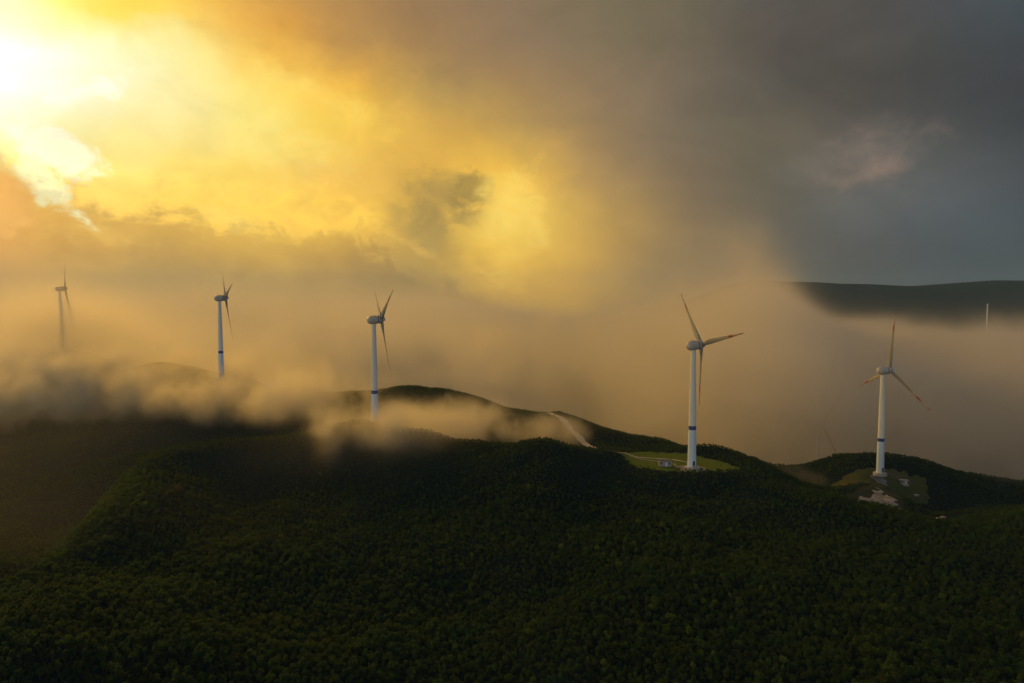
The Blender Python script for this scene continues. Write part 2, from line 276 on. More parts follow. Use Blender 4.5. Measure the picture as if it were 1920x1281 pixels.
# ------------------------------------------------------------------ sun, veiled by cloud
sl = bpy.data.lights.new('sun', 'SUN')
sl.energy = 1.45
sl.angle = R(4)
sl.color = (1.0, 0.47, 0.04)
so = bpy.data.objects.new('sun', sl)
sd = Vector((math.sin(R(SUN_AZ)) * math.cos(R(SUN_EL)), math.cos(R(SUN_AZ)) * math.cos(R(SUN_EL)), math.sin(R(SUN_EL))))
so.rotation_euler = sd.to_track_quat('Z', 'Y').to_euler()
so.location = (-300, 300, 400)
COL.objects.link(so)


# ------------------------------------------------------------------ materials
def mat(name, base=(0.5, 0.5, 0.5), rough=0.6, spec=0.3):
    m = bpy.data.materials.new(name)
    m.use_nodes = True
    b = m.node_tree.nodes['Principled BSDF']
    b.inputs['Base Color'].default_value = (*base, 1)
    b.inputs['Roughness'].default_value = rough
    b.inputs['Specular IOR Level'].default_value = spec
    return m, NT(m.node_tree), b


def dirty(name, base, dark, rough=0.5, scale=(1.2, 1.2, 0.12), amt=0.5, spec=0.4):
    """paint with streaks of grime running down it"""
    m, N, b = mat(name, base, rough, spec)
    t = N.n('ShaderNodeTexCoord')
    s = N.noise(N.v('MULTIPLY', t.outputs['Object'], scale), 1.0, 6.0, 0.6)
    s2 = N.noise(t.outputs['Object'], 6.0, 4.0, 0.6)
    f = N.m('MULTIPLY', N.sm(s, 0.48, 0.75), amt)
    c = N.mix(f, (*base, 1), (*dark, 1))
    c = N.mix(N.m('MULTIPLY', N.sm(s2, 0.5, 0.8), amt * 0.3), c, (*dark, 1))
    N.put(b.inputs['Base Color'], c)
    N.put(b.inputs['Roughness'], N.sm(s2, 0.2, 0.8, rough - 0.1, rough + 0.15))
    return m


M_CREAM = dirty('tower_paint', (0.82, 0.79, 0.68), (0.50, 0.47, 0.40), 0.45)
M_LOWER = dirty('lower_tower_paint', (0.68, 0.79, 0.88), (0.45, 0.48, 0.50), 0.45)
M_BLUE = dirty('blue_band_paint', (0.035, 0.07, 0.26), (0.03, 0.05, 0.12), 0.45)
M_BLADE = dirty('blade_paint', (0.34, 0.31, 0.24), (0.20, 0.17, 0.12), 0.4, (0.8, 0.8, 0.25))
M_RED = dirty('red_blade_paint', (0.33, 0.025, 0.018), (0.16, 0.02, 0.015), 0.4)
M_NAC = dirty('nacelle_paint', (0.56, 0.51, 0.45), (0.30, 0.24, 0.18), 0.4, (0.5, 0.5, 0.5), 0.6)
M_DARK = dirty('dark_steel', (0.06, 0.06, 0.065), (0.03, 0.03, 0.03), 0.5)
M_CONC = dirty('concrete', (0.46, 0.44, 0.40), (0.25, 0.23, 0.2), 0.85, (0.6, 0.6, 0.3), 0.8, 0.15)
M_WALLP = dirty('grey_render', (0.36, 0.36, 0.36), (0.2, 0.2, 0.19), 0.85, (0.8, 0.8, 0.3), 0.8, 0.15)
M_ROOF = dirty('roof_felt', (0.16, 0.16, 0.17), (0.08, 0.08, 0.08), 0.9, (0.6, 0.6, 0.6), 0.7, 0.1)
M_PANE, _, _b = mat('dark_glass', (0.03, 0.035, 0.04), 0.15, 0.5)
M_DOORW = dirty('white_door_paint', (0.7, 0.7, 0.7), (0.4, 0.4, 0.38), 0.5)


def tag(o, label=None, cat=None, group=None, kind=None):
    if label:
        o['label'] = label
    if cat:
        o['category'] = cat
    if group:
        o['group'] = group
    if kind:
        o['kind'] = kind
    return o


def empty(name, loc, rz=0.0):
    o = bpy.data.objects.new(name, None)
    o.location = loc
    o.rotation_euler = (0, 0, rz)
    o.empty_display_size = 1
    COL.objects.link(o)
    return o


def obj(name, me, parent=None, mats=()):
    if isinstance(me, bmesh.types.BMesh):
        bm = me
        me = bpy.data.meshes.new(name)
        bmesh.ops.recalc_face_normals(bm, faces=bm.faces[:])
        bm.to_mesh(me)
        bm.free()
    for m in mats:
        me.materials.append(m)
    o = bpy.data.objects.new(name, me)
    COL.objects.link(o)
    if parent:
        o.parent = parent
    return o


def smooth(o, ang=40):
    me = o.data
    me.polygons.foreach_set('use_smooth', [True] * len(me.polygons))
    me.set_sharp_from_angle(angle=R(ang))
    return o


def lathe(rings, seg=32, axis='Z', mats=None, cap=True):
    """rings: (distance along axis, radius); mats: material index of each gap between rings"""
    bm = bmesh.new()
    rows = []
    for h, r in rings:
        row = []
        for k in range(seg):
            a = 2 * math.pi * k / seg
            p = (r * math.cos(a), r * math.sin(a), h) if axis == 'Z' else (r * math.cos(a), h, r * math.sin(a))
            row.append(bm.verts.new(p))
        rows.append(row)
    for i in range(len(rows) - 1):
        for k in range(seg):
            f = bm.faces.new((rows[i][k], rows[i][(k + 1) % seg], rows[i + 1][(k + 1) % seg], rows[i + 1][k]))
            f.material_index = mats[i] if mats else 0
    if cap:
        bm.faces.new(rows[0][::-1])
        bm.faces.new(rows[-1])
    return bm


def box(bm, lo, hi, mi=0):
    vs = [bm.verts.new((x, y, z)) for z in (lo[2], hi[2]) for y in (lo[1], hi[1]) for x in (lo[0], hi[0])]
    for q in ((0, 2, 3, 1), (4, 5, 7, 6), (0, 1, 5, 4), (2, 6, 7, 3), (0, 4, 6, 2), (1, 3, 7, 5)):
        f = bm.faces.new([vs[i] for i in q])
        f.material_index = mi
    return bm


# ------------------------------------------------------------------ the hills
CTRL = [  # px, py, distance
    # main dome, foot to crest
    (0, 1281, 165), (300, 1281, 180), (640, 1281, 190), (960, 1281, 192), (1280, 1281, 190), (1600, 1281, 186), (1920, 1281, 180),
    (300, 1100, 235), (640, 1100, 245), (960, 1100, 248), (1280, 1100, 245), (1600, 1100, 240), (1920, 1100, 235),
    (200, 1030, 262), (350, 960, 312), (640, 960, 318), (960, 960, 318), (1280, 960, 312), (1600, 1000, 288), (1920, 1000, 286),
    (420, 880, 355), (640, 860, 372), (900, 880, 358), (1150, 900, 346), (1400, 920, 330),
    # dome's skyline
    (600, 784, 412), (530, 795, 402), (450, 808, 388), (380, 826, 368), (300, 852, 372), (250, 880, 354), (200, 920, 328),
    (120, 1008, 284), (60, 1060, 250), (0, 1105, 214), (-200, 1200, 180),
    (665, 795, 424), (800, 812, 412), (900, 824, 402), (1000, 830, 398), (1070, 838, 398),
    # plateau round the fourth turbine
    (1165, 849, 403), (1250, 850, 402), (1350, 858, 394), (1180, 878, 368), (1297, 876.5, 369), (1300, 884, 361), (1385, 876, 369),
    (1436, 879, 360), (1495, 902, 350), (1554, 925, 341), (1605, 943, 334), (1691, 956, 330), (1769, 973, 322), (1867, 953, 330), (1960, 940, 338), (2200, 930, 340),
    # left hill and gully
    (0, 1050, 305), (0, 950, 400), (0, 850, 515), (0, 795, 585), (100, 930, 415), (100, 850, 510), (150, 778, 590), (250, 850, 490), (350, 820, 515), (450, 785, 548), (-250, 850, 500), (-250, 780, 600),
    # second and third turbine knolls
    (415, 711, 564), (320, 682, 625), (240, 690, 635), (150, 722, 650), (0, 715, 690), (520, 735, 560), (620, 745, 560), (-250, 700, 700),
    # ridge behind the third turbine, running down to the right
    (740, 717, 580), (860, 733, 560), (960, 766, 530), (1040, 781, 515), (1105, 797, 505), (1200, 823, 480), (1290, 839, 466), (1400, 858, 452),
    (900, 790, 495), (800, 765, 510), (1000, 812, 472), (1065, 795, 487), (1110, 820, 450), (1150, 843, 418),
    # dips hidden behind the dome's skyline
    (530, 850, 445), (600, 838, 458), (700, 848, 464), (800, 862, 452), (900, 872, 436), (1000, 874, 430), (1060, 868, 424),
    (450, 860, 432), (380, 880, 412), (300, 896, 408), (250, 922, 392), (200, 958, 366), (120, 1050, 318), (60, 1104, 284), (1640, 985, 368),
    (420, 716, 588), (470, 730, 584), (380, 706, 604),
    # fifth turbine's knoll
    (1650, 887, 440), (1560, 870, 458), (1700, 868, 462), (1640, 930, 404), (1720, 955, 388), (1510, 897, 440), (1760, 890, 450), (1840, 909, 452), (1920, 906, 455), (2100, 900, 460), (1860, 940, 400),
]
OPEN = {(1165, 849), (1250, 850), (1350, 858), (1180, 878), (1297, 876.5), (1300, 884), (1385, 876), (415, 711), (1065, 795), (1110, 820), (1150, 843), (1650, 887), (1640, 930), (665, 795)}
PTS = [at(*c) - Vector((0, 0, 0 if c[:2] in OPEN else 2.3)) for c in CTRL]   # the photograph shows tree tops, the land lies lower
for x, y, z in ((-500, 100, 10), (0, 110, 18), (500, 100, 10), (0, 0, -20), (-400, -100, -40), (400, -100, -40), (0, -200, -60), (-700, 300, 10), (700, 300, 25),
                # behind the crests the land drops away
                (-230, 440, 38), (-330, 330, 20), (60, 450, 44), (120, 610, 10), (220, 560, 0), (330, 560, -15), (190, 430, 26), (260, 420, 10), (300, 400, 8), (420, 600, -40), (500, 560, -30),
                (-120, 720, 20), (-250, 800, 30), (0, 800, -20), (250, 800, -60), (600, 800, -90), (-500, 900, 10), (-800, 700, 30), (-800, 400, 10), (900, 600, -60), (900, 300, -10),
                (-465, 715, 91), (-400, 690, 62), (-520, 770, 66), (-230, 640, 56), (-170, 620, 52), (-330, 760, 40), (-200, 1000, -60), (300, 1000, -100), (800, 1000, -110), (-800, 1000, -30), (-1000, 200, -20), (1000, 0, -60), (-1000, -200, -60)):
    PTS.append(Vector((x, y, z)))
P = np.array([tuple(p) for p in PTS])


def _phi(r):
    return np.sqrt(r * r + 35.0 ** 2)


_n = len(P)
_A = np.zeros((_n + 3, _n + 3))
_D = np.hypot(P[:, None, 0] - P[None, :, 0], P[:, None, 1] - P[None, :, 1])
_A[:_n, :_n] = _phi(_D) + np.eye(_n) * -0.6
_A[:_n, _n] = 1
_A[:_n, _n + 1:] = P[:, :2] / 500
_A[_n:, :_n] = _A[:_n, _n:].T
_wt = np.linalg.solve(_A, np.concatenate([P[:, 2], np.zeros(3)]))

_rng = np.random.default_rng(3)
_waves = [(_rng.uniform(0, 2 * math.pi), _rng.uniform(0, 2 * math.pi), L) for L in (160, 110, 75, 52, 36, 25, 17) for _ in range(3)]


def bumps(x, y):
    h = np.zeros_like(x)
    for a, p, L in _waves:
        h += 0.0085 * L * np.sin((x * math.cos(a) + y * math.sin(a)) * 2 * math.pi / L + p + 1.5 * np.sin((x - y) / (L * 1.7)))
    return h


def sstep(x, a, b):
    t = np.clip((x - a) / (b - a), 0, 1)
    return t * t * (3 - 2 * t)


def far_land(x, y):
    """valley floor, and the long dark hill far to the right"""
    v = -130 + 10 * np.sin(x / 400 + 1) + 8 * np.sin(y / 300)
    crest = CZ + 88 + 26 * np.exp(-((x - 1150) / 380) ** 2) + 16 * np.exp(-((x - 2350) / 420) ** 2) - 14 * np.exp(-((x - 1750) / 300) ** 2) + 2.5 * np.sin(x / 47) + 2.5 * np.sin(x / 23 + 1) + 5 * np.sin(x / 130 + 2)
    up = sstep(y + 0.25 * x * 0, 1500, 3300)
    gully = 1 + 0.16 * np.sin(x / 120 + 0.8 * np.sin(y / 260)) * np.sin(np.pi * np.clip(up, 0, 1))
    h = v + (crest - v) * up * gully * (0.05 + 0.95 * sstep(x, 620, 1180))
    return np.where(y > 3300, h - sstep(y, 3300, 6000) * 200, h)


PAD4 = at(1297, 876.5, 369)


def height(x, y):
    x = np.asarray(x, float)
    y = np.asarray(y, float)
    sh = x.shape
    xf, yf = x.ravel(), y.ravel()
    out = np.empty_like(xf)
    for i in range(0, len(xf), 20000):
        a, b = xf[i:i + 20000], yf[i:i + 20000]
        d = np.hypot(a[:, None] - P[None, :, 0], b[:, None] - P[None, :, 1])
        out[i:i + 20000] = _phi(d) @ _wt[:_n] + _wt[_n] + a / 500 * _wt[_n + 1] + b / 500 * _wt[_n + 2]
    bm_ = bumps(xf, yf)
    dpad = np.hypot((xf - PAD4.x - 2) / 34, (yf - PAD4.y - 8) / 26)
    k = 1 - sstep(dpad, 0.8, 1.5)
    out = (out + bm_) * (1 - k) + k * PAD4.z
    w = np.maximum(sstep(np.hypot(xf, yf * 0.95), 820, 1150), sstep(-yf, 150, 500))
    out = out * (1 - w) + far_land(xf, yf) * w
    return out.reshape(sh)




def axis_steps(near_lo, near_hi, step, lo, hi, grow=1.13):
    v = list(np.arange(near_lo, near_hi + 0.1, step))
    s, p = step, v[-1]
    while p < hi:
        s = min(s * grow, 260)
        p += s
        v.append(p)
    s, p = step, v[0]
    while p > lo:
        s = min(s * grow, 260)
        p -= s
        v.insert(0, p)
    return np.array(v)


xs = axis_steps(-560, 480, 3.0, -4500, 4500)
ys = axis_steps(140, 760, 3.0, -1200, 6000)
GX, GY = np.meshgrid(xs, ys)
GZ = height(GX, GY)
nx, ny = len(xs), len(ys)


def ground(x, y):
    """height of the hill mesh itself, between its grid points"""
    x, y = np.asarray(x, float), np.asarray(y, float)
    i = np.clip(np.searchsorted(xs, x) - 1, 0, len(xs) - 2)
    j = np.clip(np.searchsorted(ys, y) - 1, 0, len(ys) - 2)
    u, v = (x - xs[i]) / (xs[i + 1] - xs[i]), (y - ys[j]) / (ys[j + 1] - ys[j])
    return GZ[j, i] * (1 - u) * (1 - v) + GZ[j, i + 1] * u * (1 - v) + GZ[j + 1, i] * (1 - u) * v + GZ[j + 1, i + 1] * u * v


def h1(x, y):
    return float(ground(np.array([x]), np.array([y]))[0])


me = bpy.data.meshes.new('hills')
vv = np.stack([GX.ravel(), GY.ravel(), GZ.ravel()], 1)
ii = (np.arange(ny - 1)[:, None] * nx + np.arange(nx - 1)[None, :]).ravel()
ff = np.stack([ii, ii + 1, ii + nx + 1, ii + nx], 1)
me.from_pydata(vv.tolist(), [], ff.tolist())
m, N, b = mat('hill_soil', (0.03, 0.035, 0.015), 1.0, 0.05)
g = N.n('ShaderNodeNewGeometry')
s1 = N.noise(g.outputs['Position'], 0.03, 6.0, 0.6)
s2 = N.noise(g.outputs['Position'], 0.35, 6.0, 0.65)
c = N.mix(N.sm(s1, 0.35, 0.65), (0.007, 0.018, 0.024, 1), (0.012, 0.023, 0.026, 1))
c = N.mix(N.sm(s2, 0.4, 0.7), c, (0.010, 0.018, 0.011, 1))
N.put(b.inputs['Base Color'], c)
bp = N.n('ShaderNodeBump')
bp.inputs['Strength'].default_value = 0.8
bp.inputs['Distance'].default_value = 1.5
N.put(bp.inputs['Height'], s2)
N.t.links.new(bp.outputs[0], b.inputs['Normal'])
hills = tag(obj('hills', me, mats=(m,)), kind='structure')
me.polygons.foreach_set('use_smooth', [True] * len(me.polygons))


# ------------------------------------------------------------------ sheets that lie on the ground: grass plateau, tracks, bare earth
def drape(name, outline, material, lift, step=2.0, kind='structure', wob=0.0):
    """a sheet inside a closed outline (world x, y), following the ground, with its edge turned under"""
    o = np.array([(p[0], p[1]) for p in outline])
    x0, y0 = o.min(0) - step
    x1, y1 = o.max(0) + step
    gx, gy = np.arange(x0, x1 + step, step), np.arange(y0, y1 + step, step)
    X, Y = np.meshgrid(gx, gy)

    def inside(px, py):
        r = np.zeros(px.shape, bool)
        j = len(o) - 1
        for i in range(len(o)):
            xi, yi, xj, yj = *o[i], *o[j]
            cond = ((yi > py) != (yj > py)) & (px < (xj - xi) * (py - yi) / (yj - yi + 1e-12) + xi)
            r ^= cond
            j = i
        return r
    IN = inside(X + wob * np.sin(Y * 0.9 + X * 0.3), Y + wob * np.sin(X * 0.8 - Y * 0.35))
    Z = ground(X, Y) + lift
    bm = bmesh.new()
    idx = {}
    def vert(r, c):
        if (r, c) not in idx:
            idx[(r, c)] = bm.verts.new((X[r, c], Y[r, c], Z[r, c] if IN[r, c] else Z[r, c] - lift - 0.25))
        return idx[(r, c)]
    for r in range(len(gy) - 1):
        for c in range(len(gx) - 1):
            if IN[r:r + 2, c:c + 2].any():
                bm.faces.new((vert(r, c), vert(r, c + 1), vert(r + 1, c + 1), vert(r + 1, c)))
    ob = obj(name, bm, mats=(material,))
    tag(ob, kind=kind)
    ob.data.polygons.foreach_set('use_smooth', [True] * len(ob.data.polygons))
    return ob


def on(px, py, Y):
    p = at(px, py, Y)
    return (p.x, p.y)


def ground_mat(name, c1, c2, c3, sc=0.25, bumpd=0.4):
    m, N, b = mat(name, c1, 1.0, 0.08)
    g = N.n('ShaderNodeNewGeometry')
    s1 = N.noise(g.outputs['Position'], sc, 6.0, 0.6)
    s2 = N.noise(g.outputs['Position'], sc * 6, 6.0, 0.65)
    c = N.mix(N.sm(s1, 0.4, 0.6), (*c1, 1), (*c2, 1))
    c = N.mix(N.sm(s2, 0.52, 0.68), c, (*c3, 1))
    N.put(b.inputs['Base Color'], c)
    bp = N.n('ShaderNodeBump')
    bp.inputs['Strength'].default_value = 0.7
    bp.inputs['Distance'].default_value = bumpd
    N.put(bp.inputs['Height'], s2)
    N.t.links.new(bp.outputs[0], b.inputs['Normal'])
    return m


M_GRASS = ground_mat('meadow_grass', (0.085, 0.15, 0.014), (0.13, 0.16, 0.022), (0.05, 0.09, 0.012))
M_EARTH = ground_mat('bare_earth', (0.52, 0.43, 0.34), (0.30, 0.22, 0.15), (0.60, 0.53, 0.46), 0.3)
M_TRACK = ground_mat('pale_track', (0.62, 0.54, 0.42), (0.52, 0.44, 0.33), (0.42, 0.35, 0.26), 0.4, 0.15)
M_BROWN = ground_mat('brown_scrub', (0.13, 0.10, 0.05), (0.10, 0.10, 0.035), (0.17, 0.13, 0.08), 0.3)

pad_out = [on(1158, 849, 402), on(1210, 847, 408), on(1290, 852, 402), on(1352, 866, 384), on(1392, 879, 366), on(1360, 885, 360), on(1290, 886.5, 358), on(1225, 882, 363), on(1185, 872, 374), on(1165, 858, 392)]
drape('grass_plateau', pad_out, M_GRASS, 0.12, 1.5, wob=0.9)
knoll_out = [on(1590, 885, 442), on(1640, 880, 448), on(1735, 882, 448), on(1745, 900, 430), on(1700, 912, 420), on(1640, 908, 424), on(1560, 915, 418), on(1555, 895, 432)]
drape('grass_knoll', knoll_out, ground_mat('dry_grass', (0.07, 0.085, 0.02), (0.10, 0.09, 0.03), (0.055, 0.06, 0.02)), 0.12, 1.5, wob=0.9)


def strip(pts, w):
    """outline of a ribbon of width w along world points"""
    L, Rr = [], []
    for i, p in enumerate(pts):
        a = pts[max(i - 1, 0)]
        b_ = pts[min(i + 1, len(pts) - 1)]
        d = Vector((b_[0] - a[0], b_[1] - a[1])).normalized()
        ww = w[i] if isinstance(w, (list, tuple)) else w
        L.append((p[0] - d.y * ww / 2, p[1] + d.x * ww / 2))
        Rr.append((p[0] + d.y * ww / 2, p[1] - d.x * ww / 2))
    return L + Rr[::-1]


def ribbon(name, pts, w, material, lift, step=1.0):
    """track surface along world points, following the ground, edges turned under"""
    P2 = [Vector(p) for p in pts]
    fine = []
    for a, b_ in zip(P2, P2[1:]):
        k = max(2, int((b_ - a).length / step))
        fine += [a.lerp(b_, i / k) for i in range(k)]
    fine.append(P2[-1])
    bm = bmesh.new()
    prev = None
    for i, p in enumerate(fine):
        d = (fine[min(i + 1, len(fine) - 1)] - fine[max(i - 1, 0)]).normalized()
        nrm = Vector((-d.y, d.x))
        ww = w * (1 + 0.13 * math.sin(i * 0.7) + 0.1 * math.sin(i * 0.23 + 1))
        row = []
        for k, (o, dz) in enumerate(((-0.5, -0.5), (-0.47, 0), (0, 0.05), (0.47, 0), (0.5, -0.5))):
            q = p + nrm * ww * o
            row.append(bm.verts.new((q.x, q.y, h1(q.x, q.y) + lift + dz)))
        if prev:
            for k in range(4):
                bm.faces.new((prev[k], row[k], row[k + 1], prev[k + 1]))
        prev = row
    return tag(obj(name, bm, mats=(material,)), kind='structure')


ROAD = [on(1020, 772, 520), on(1065, 796, 487), on(1090, 810, 466), (on(1112, 822, 448)), on(1135, 835, 430), on(1156, 846, 412), on(1172, 852, 398)]
ribbon('hill_road', ROAD, 4.6, M_TRACK, 0.35)
PATH = [on(1172, 852, 398), on(1195, 856, 393), on(1230, 858.5, 390), on(1262, 861, 387), on(1290, 866, 380)]
ribbon('gravel_path', PATH, 1.1, M_TRACK, 0.22)
EARTH = [on(1604, 934, 400), on(1622, 933, 401), on(1636, 927, 405), on(1642, 917, 414), on(1650, 913, 418), on(1657, 918, 413), on(1655, 927, 406), on(1668, 924, 408), on(1680, 929, 404), on(1684, 940, 395), on(1660, 938, 397), on(1648, 944, 393), on(1624, 940, 396), on(1612, 941, 396)]
drape('bare_earth_cutting', EARTH, M_EARTH, 0.22, 1.0, wob=1.4)
drape('scrub_slope', [on(1582, 938, 402), on(1640, 902, 428), on(1692, 910, 424), on(1700, 946, 392), on(1640, 955, 384), on(1588, 950, 390)], ground_mat('dry_scrub', (0.055, 0.06, 0.022), (0.09, 0.07, 0.035), (0.04, 0.045, 0.018), 0.3), 0.1, 1.5, wob=1.2)
drape('brown_earth_bank', [on(1650, 876, 449), on(1700, 876, 450), on(1712, 886, 440), on(1668, 886, 440)], M_BROWN, 0.22, 1.0, wob=1.0)
TRACK2 = [on(1660, 941, 396), on(1683, 946, 392), on(1700, 951, 389), on(1716, 957, 386), on(1735, 959, 387), on(1752, 963, 384), on(1772, 964, 385)]
ribbon('dirt_track', TRACK2, 2.6, M_EARTH, 0.3)


# ------------------------------------------------------------------ wind turbines
H, RAD = 65.0, 37.0
TW = [(0, 2.35), (0.4, 2.3)]
for z in (6, 12, 14.9, 15.05, 20.2, 20.25, 22.3, 22.35, 30, 40.9, 41.05, 50, 60, 63.2):
    TW.append((z, 2.3 + (1.25 - 2.3) * (z / 63.2) ** 1.05))
tw_m = []
for (a, _), (b_, _) in zip(TW, TW[1:]):
    mid = (a + b_) / 2
    tw_m.append(1 if mid < 20.22 else 2 if mid < 22.32 else 0)
rings = []
tm = []
for i, (z, r) in enumerate(TW):
    rings.append((z, r))
# flange seams stand a little proud
seam = {14.9: 0.03, 15.05: 0.03, 40.9: 0.03, 41.05: 0.03}
rings = [(z, r + seam.get(z, 0)) for z, r in rings]
bmt = lathe(rings, 40, 'Z', tw_m)
ME_TOWER = bpy.data.meshes.new('tower')
bmesh.ops.recalc_face_normals(bmt, faces=bmt.faces[:])
bmt.to_mesh(ME_TOWER)
bmt.free()
for q in (M_CREAM, M_LOWER, M_BLUE):
    ME_TOWER.materials.append(q)


def mesh_of(name, bm, mats, ang=40):
    me = bpy.data.meshes.new(name)
    bmesh.ops.recalc_face_normals(bm, faces=bm.faces[:])
    bm.to_mesh(me)
    bm.free()
    for q in mats:
        me.materials.append(q)
    me.polygons.foreach_set('use_smooth', [True] * len(me.polygons))
    me.set_sharp_from_angle(angle=R(ang))
    return me


ME_TOWER.polygons.foreach_set('use_smooth', [True] * len(ME_TOWER.polygons))
ME_TOWER.set_sharp_from_angle(angle=R(40))
egg = [(-4.1 + 0.001, 0.05)]
for k in range(1, 15):
    t = k / 14 * math.pi * 0.62
    egg.append((-4.1 + 4.6 * (1 - math.cos(t)) * 0.82, 2.65 * math.sin(t) ** 0.8 if t < math.pi / 2 else 2.65 * (0.80 + 0.20 * math.sin(t))))
egg.append((2.35, 2.3))
ME_NAC = mesh_of('nacelle', lathe(egg, 32, 'Y'), (M_NAC,))
ME_YAW = mesh_of('yaw_bearing', lathe([(62.9, 1.3), (63.0, 1.55), (63.6, 1.55), (63.7, 1.4), (64.2, 1.4)], 32), (M_DARK,))
gen = [(2.35, 1.75), (2.36, 2.05), (2.8, 2.05), (2.81, 2.6), (3.6, 2.6), (3.61, 2.2), (3.95, 2.0)]
ME_GEN = mesh_of('generator_ring', lathe(gen, 36, 'Y', [1, 1, 0, 0, 1, 1]), (M_NAC, M_DARK), 30)
hub = [(3.9, 1.45), (3.95, 1.75), (5.4, 1.7), (6.0, 1.5), (6.5, 1.15), (6.85, 0.7), (7.0, 0.2)]
ME_HUB = mesh_of('hub', lathe(hub, 32, 'Y'), (M_NAC,))
ME_MAST = mesh_of('wind_vane', lathe([(0, 0.06), (1.3, 0.04)], 8), (M_DARK,))


def blade_mesh():
    st = [(1.2, 1.7, 1.0, 30), (2.2, 1.75, 0.97, 30), (3.5, 2.1, 0.72, 27), (5.5, 2.75, 0.42, 22), (8, 3.0, 0.30, 17), (11, 2.75, 0.26, 13), (15, 2.35, 0.22, 9), (20, 1.9, 0.19, 6),
          (24.8, 1.5, 0.17, 4), (24.82, 1.5, 0.17, 4), (28.2, 1.25, 0.16, 2.5), (28.22, 1.25, 0.16, 2.5), (31.5, 0.98, 0.15, 1.5), (34.2, 0.72, 0.14, 1), (34.22, 0.72, 0.14, 1), (36.2, 0.45, 0.13, 0), (37, 0.12, 0.12, 0)]
    bm = bmesh.new()
    rows = []
    n = 18
    for z, ch, th, tw in st:
        row = []
        round_ = min(1, max(0, (th - 0.3) / 0.7))
        for k in range(n):
            a = 2 * math.pi * k / n
            x = 0.5 * math.cos(a)
            y = 0.5 * math.sin(a)
            # airfoil: blunt nose at +x, thin tail at -x
            ya = y * th * (0.35 + 0.65 * math.sqrt(max(0, 0.5 + x))) * 1.25
            yy = (ya * (1 - round_) + y * round_) * ch
            xx = (x - 0.18 * (1 - round_)) * ch
            t = R(tw)
            row.append(bm.verts.new((xx * math.cos(t) - yy * math.sin(t), xx * math.sin(t) + yy * math.cos(t) + 0.00055 * z * z, z)))
        rows.append(row)
    for i in range(len(rows) - 1):
        zm = (st[i][0] + st[i + 1][0]) / 2
        mi = 1 if 24.81 < zm < 28.21 or zm > 34.21 else 0
        for k in range(n):
            f = bm.faces.new((rows[i][k], rows[i][(k + 1) % n], rows[i + 1][(k + 1) % n], rows[i + 1][k]))
            f.material_index = mi
    bm.faces.new(rows[0][::-1])
    bm.faces.new(rows[-1])
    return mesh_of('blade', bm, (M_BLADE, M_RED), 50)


ME_BLADE = blade_mesh()
bmf = lathe([(-1.5, 4.0), (0.12, 4.0), (0.18, 3.9), (0.18, 2.9), (0.42, 2.8), (0.42, 2.2)], 36, 'Z')
ME_FOUND = mesh_of('foundation', bmf, (M_CONC,), 30)
bmd = bmesh.new()
box(bmd, (-0.55, -2.52, 1.3), (0.55, -2.1, 3.7))
ME_DOOR = mesh_of('door', bmd, (M_DARK,), 30)
bms = bmesh.new()
for k in range(6):
    box(bms, (-0.6, -2.9 - 0.28 * (5 - k), 0.15 + 0.19 * k), (0.6, -2.62 - 0.28 * (5 - k), 0.34 + 0.19 * k))
box(bms, (-0.7, -2.62, 1.1), (0.7, -2.2, 1.29))
ME_STEP = mesh_of('door_steps', bms, (M_CONC,), 30)


def turbine(px, py_base, py_hub, azim, phi, label, Y=None, cat='wind turbine', tilt=5.0, cone=3.0, z=None):
    if Y is None:
        lo, hi = 200.0, 1500.0
        for _ in range(60):
            Y = (lo + hi) / 2
            if (at(px, py_hub, Y).z - at(px, py_base, Y).z) < H:
                lo = Y
            else:
                hi = Y
    p = at(px, py_base, Y)
    if z is not None:
        p.z = z
    print('turbine', px, 'Y', round(Y, 1), 'z', round(p.z, 1), 'ground', round(h1(p.x, p.y), 1))
    root = empty('wind_turbine', p)
    tag(root, label, cat, 'wind turbines along the foggy ridge')

    def add(name, me, mtx=None):
        o = bpy.data.objects.new(name, me)
        COL.objects.link(o)
        o.parent = root
        if mtx is not None:
            o.matrix_local = mtx
        return o
    add('tower', ME_TOWER)
    add('foundation', ME_FOUND)
    rd = Matrix.Rotation(R(12), 4, 'Z')
    add('door', ME_DOOR, rd)
    add('door_steps', ME_STEP, rd)
    add('yaw_bearing', ME_YAW)
    mr = Matrix.Translation((0, 0, H)) @ Matrix.Rotation(R(-azim), 4, 'Z') @ Matrix.Rotation(R(tilt), 4, 'X')
    nac = add('nacelle', ME_NAC, mr)
    add('generator_ring', ME_GEN, mr)
    v = bpy.data.objects.new('wind_vane', ME_MAST)
    COL.objects.link(v)
    v.parent = nac
    v.matrix_local = Matrix.Translation((0, -0.6, 2.35))
    add('hub', ME_HUB, mr)
    for k in range(3):
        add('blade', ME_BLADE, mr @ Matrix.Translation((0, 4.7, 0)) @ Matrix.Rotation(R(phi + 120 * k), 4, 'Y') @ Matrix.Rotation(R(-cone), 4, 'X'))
    return root


T4 = turbine(1297, 876, 648, 76, -41.4, 'white turbine with blue tower band on the bright grass plateau beside the small grey hut')
T5 = turbine(1650, 887, 695, 80, 7, 'white turbine with one blade straight up, on the knoll above the bare earth cutting')
T3 = turbine(703, 800, 600, 69.5, -58, 'turbine with two blades raised in a narrow V, its foot wrapped in low mist')
T2 = turbine(415, 709, 560, 62, -47, 'grey turbine rising from fog, left neighbour of the V-bladed turbine', Y=564)
T1 = turbine(116, 660, 541, 59, -38, 'pale turbine farthest to the left, its tower dissolving into golden cloud', Y=715)
T6 = turbine(1534, 840, 738, 62, 33, 'turbine all but swallowed by grey fog behind the knoll, only thin blades showing', Y=690, z=h1(at(1534, 840, 690).x, 690))


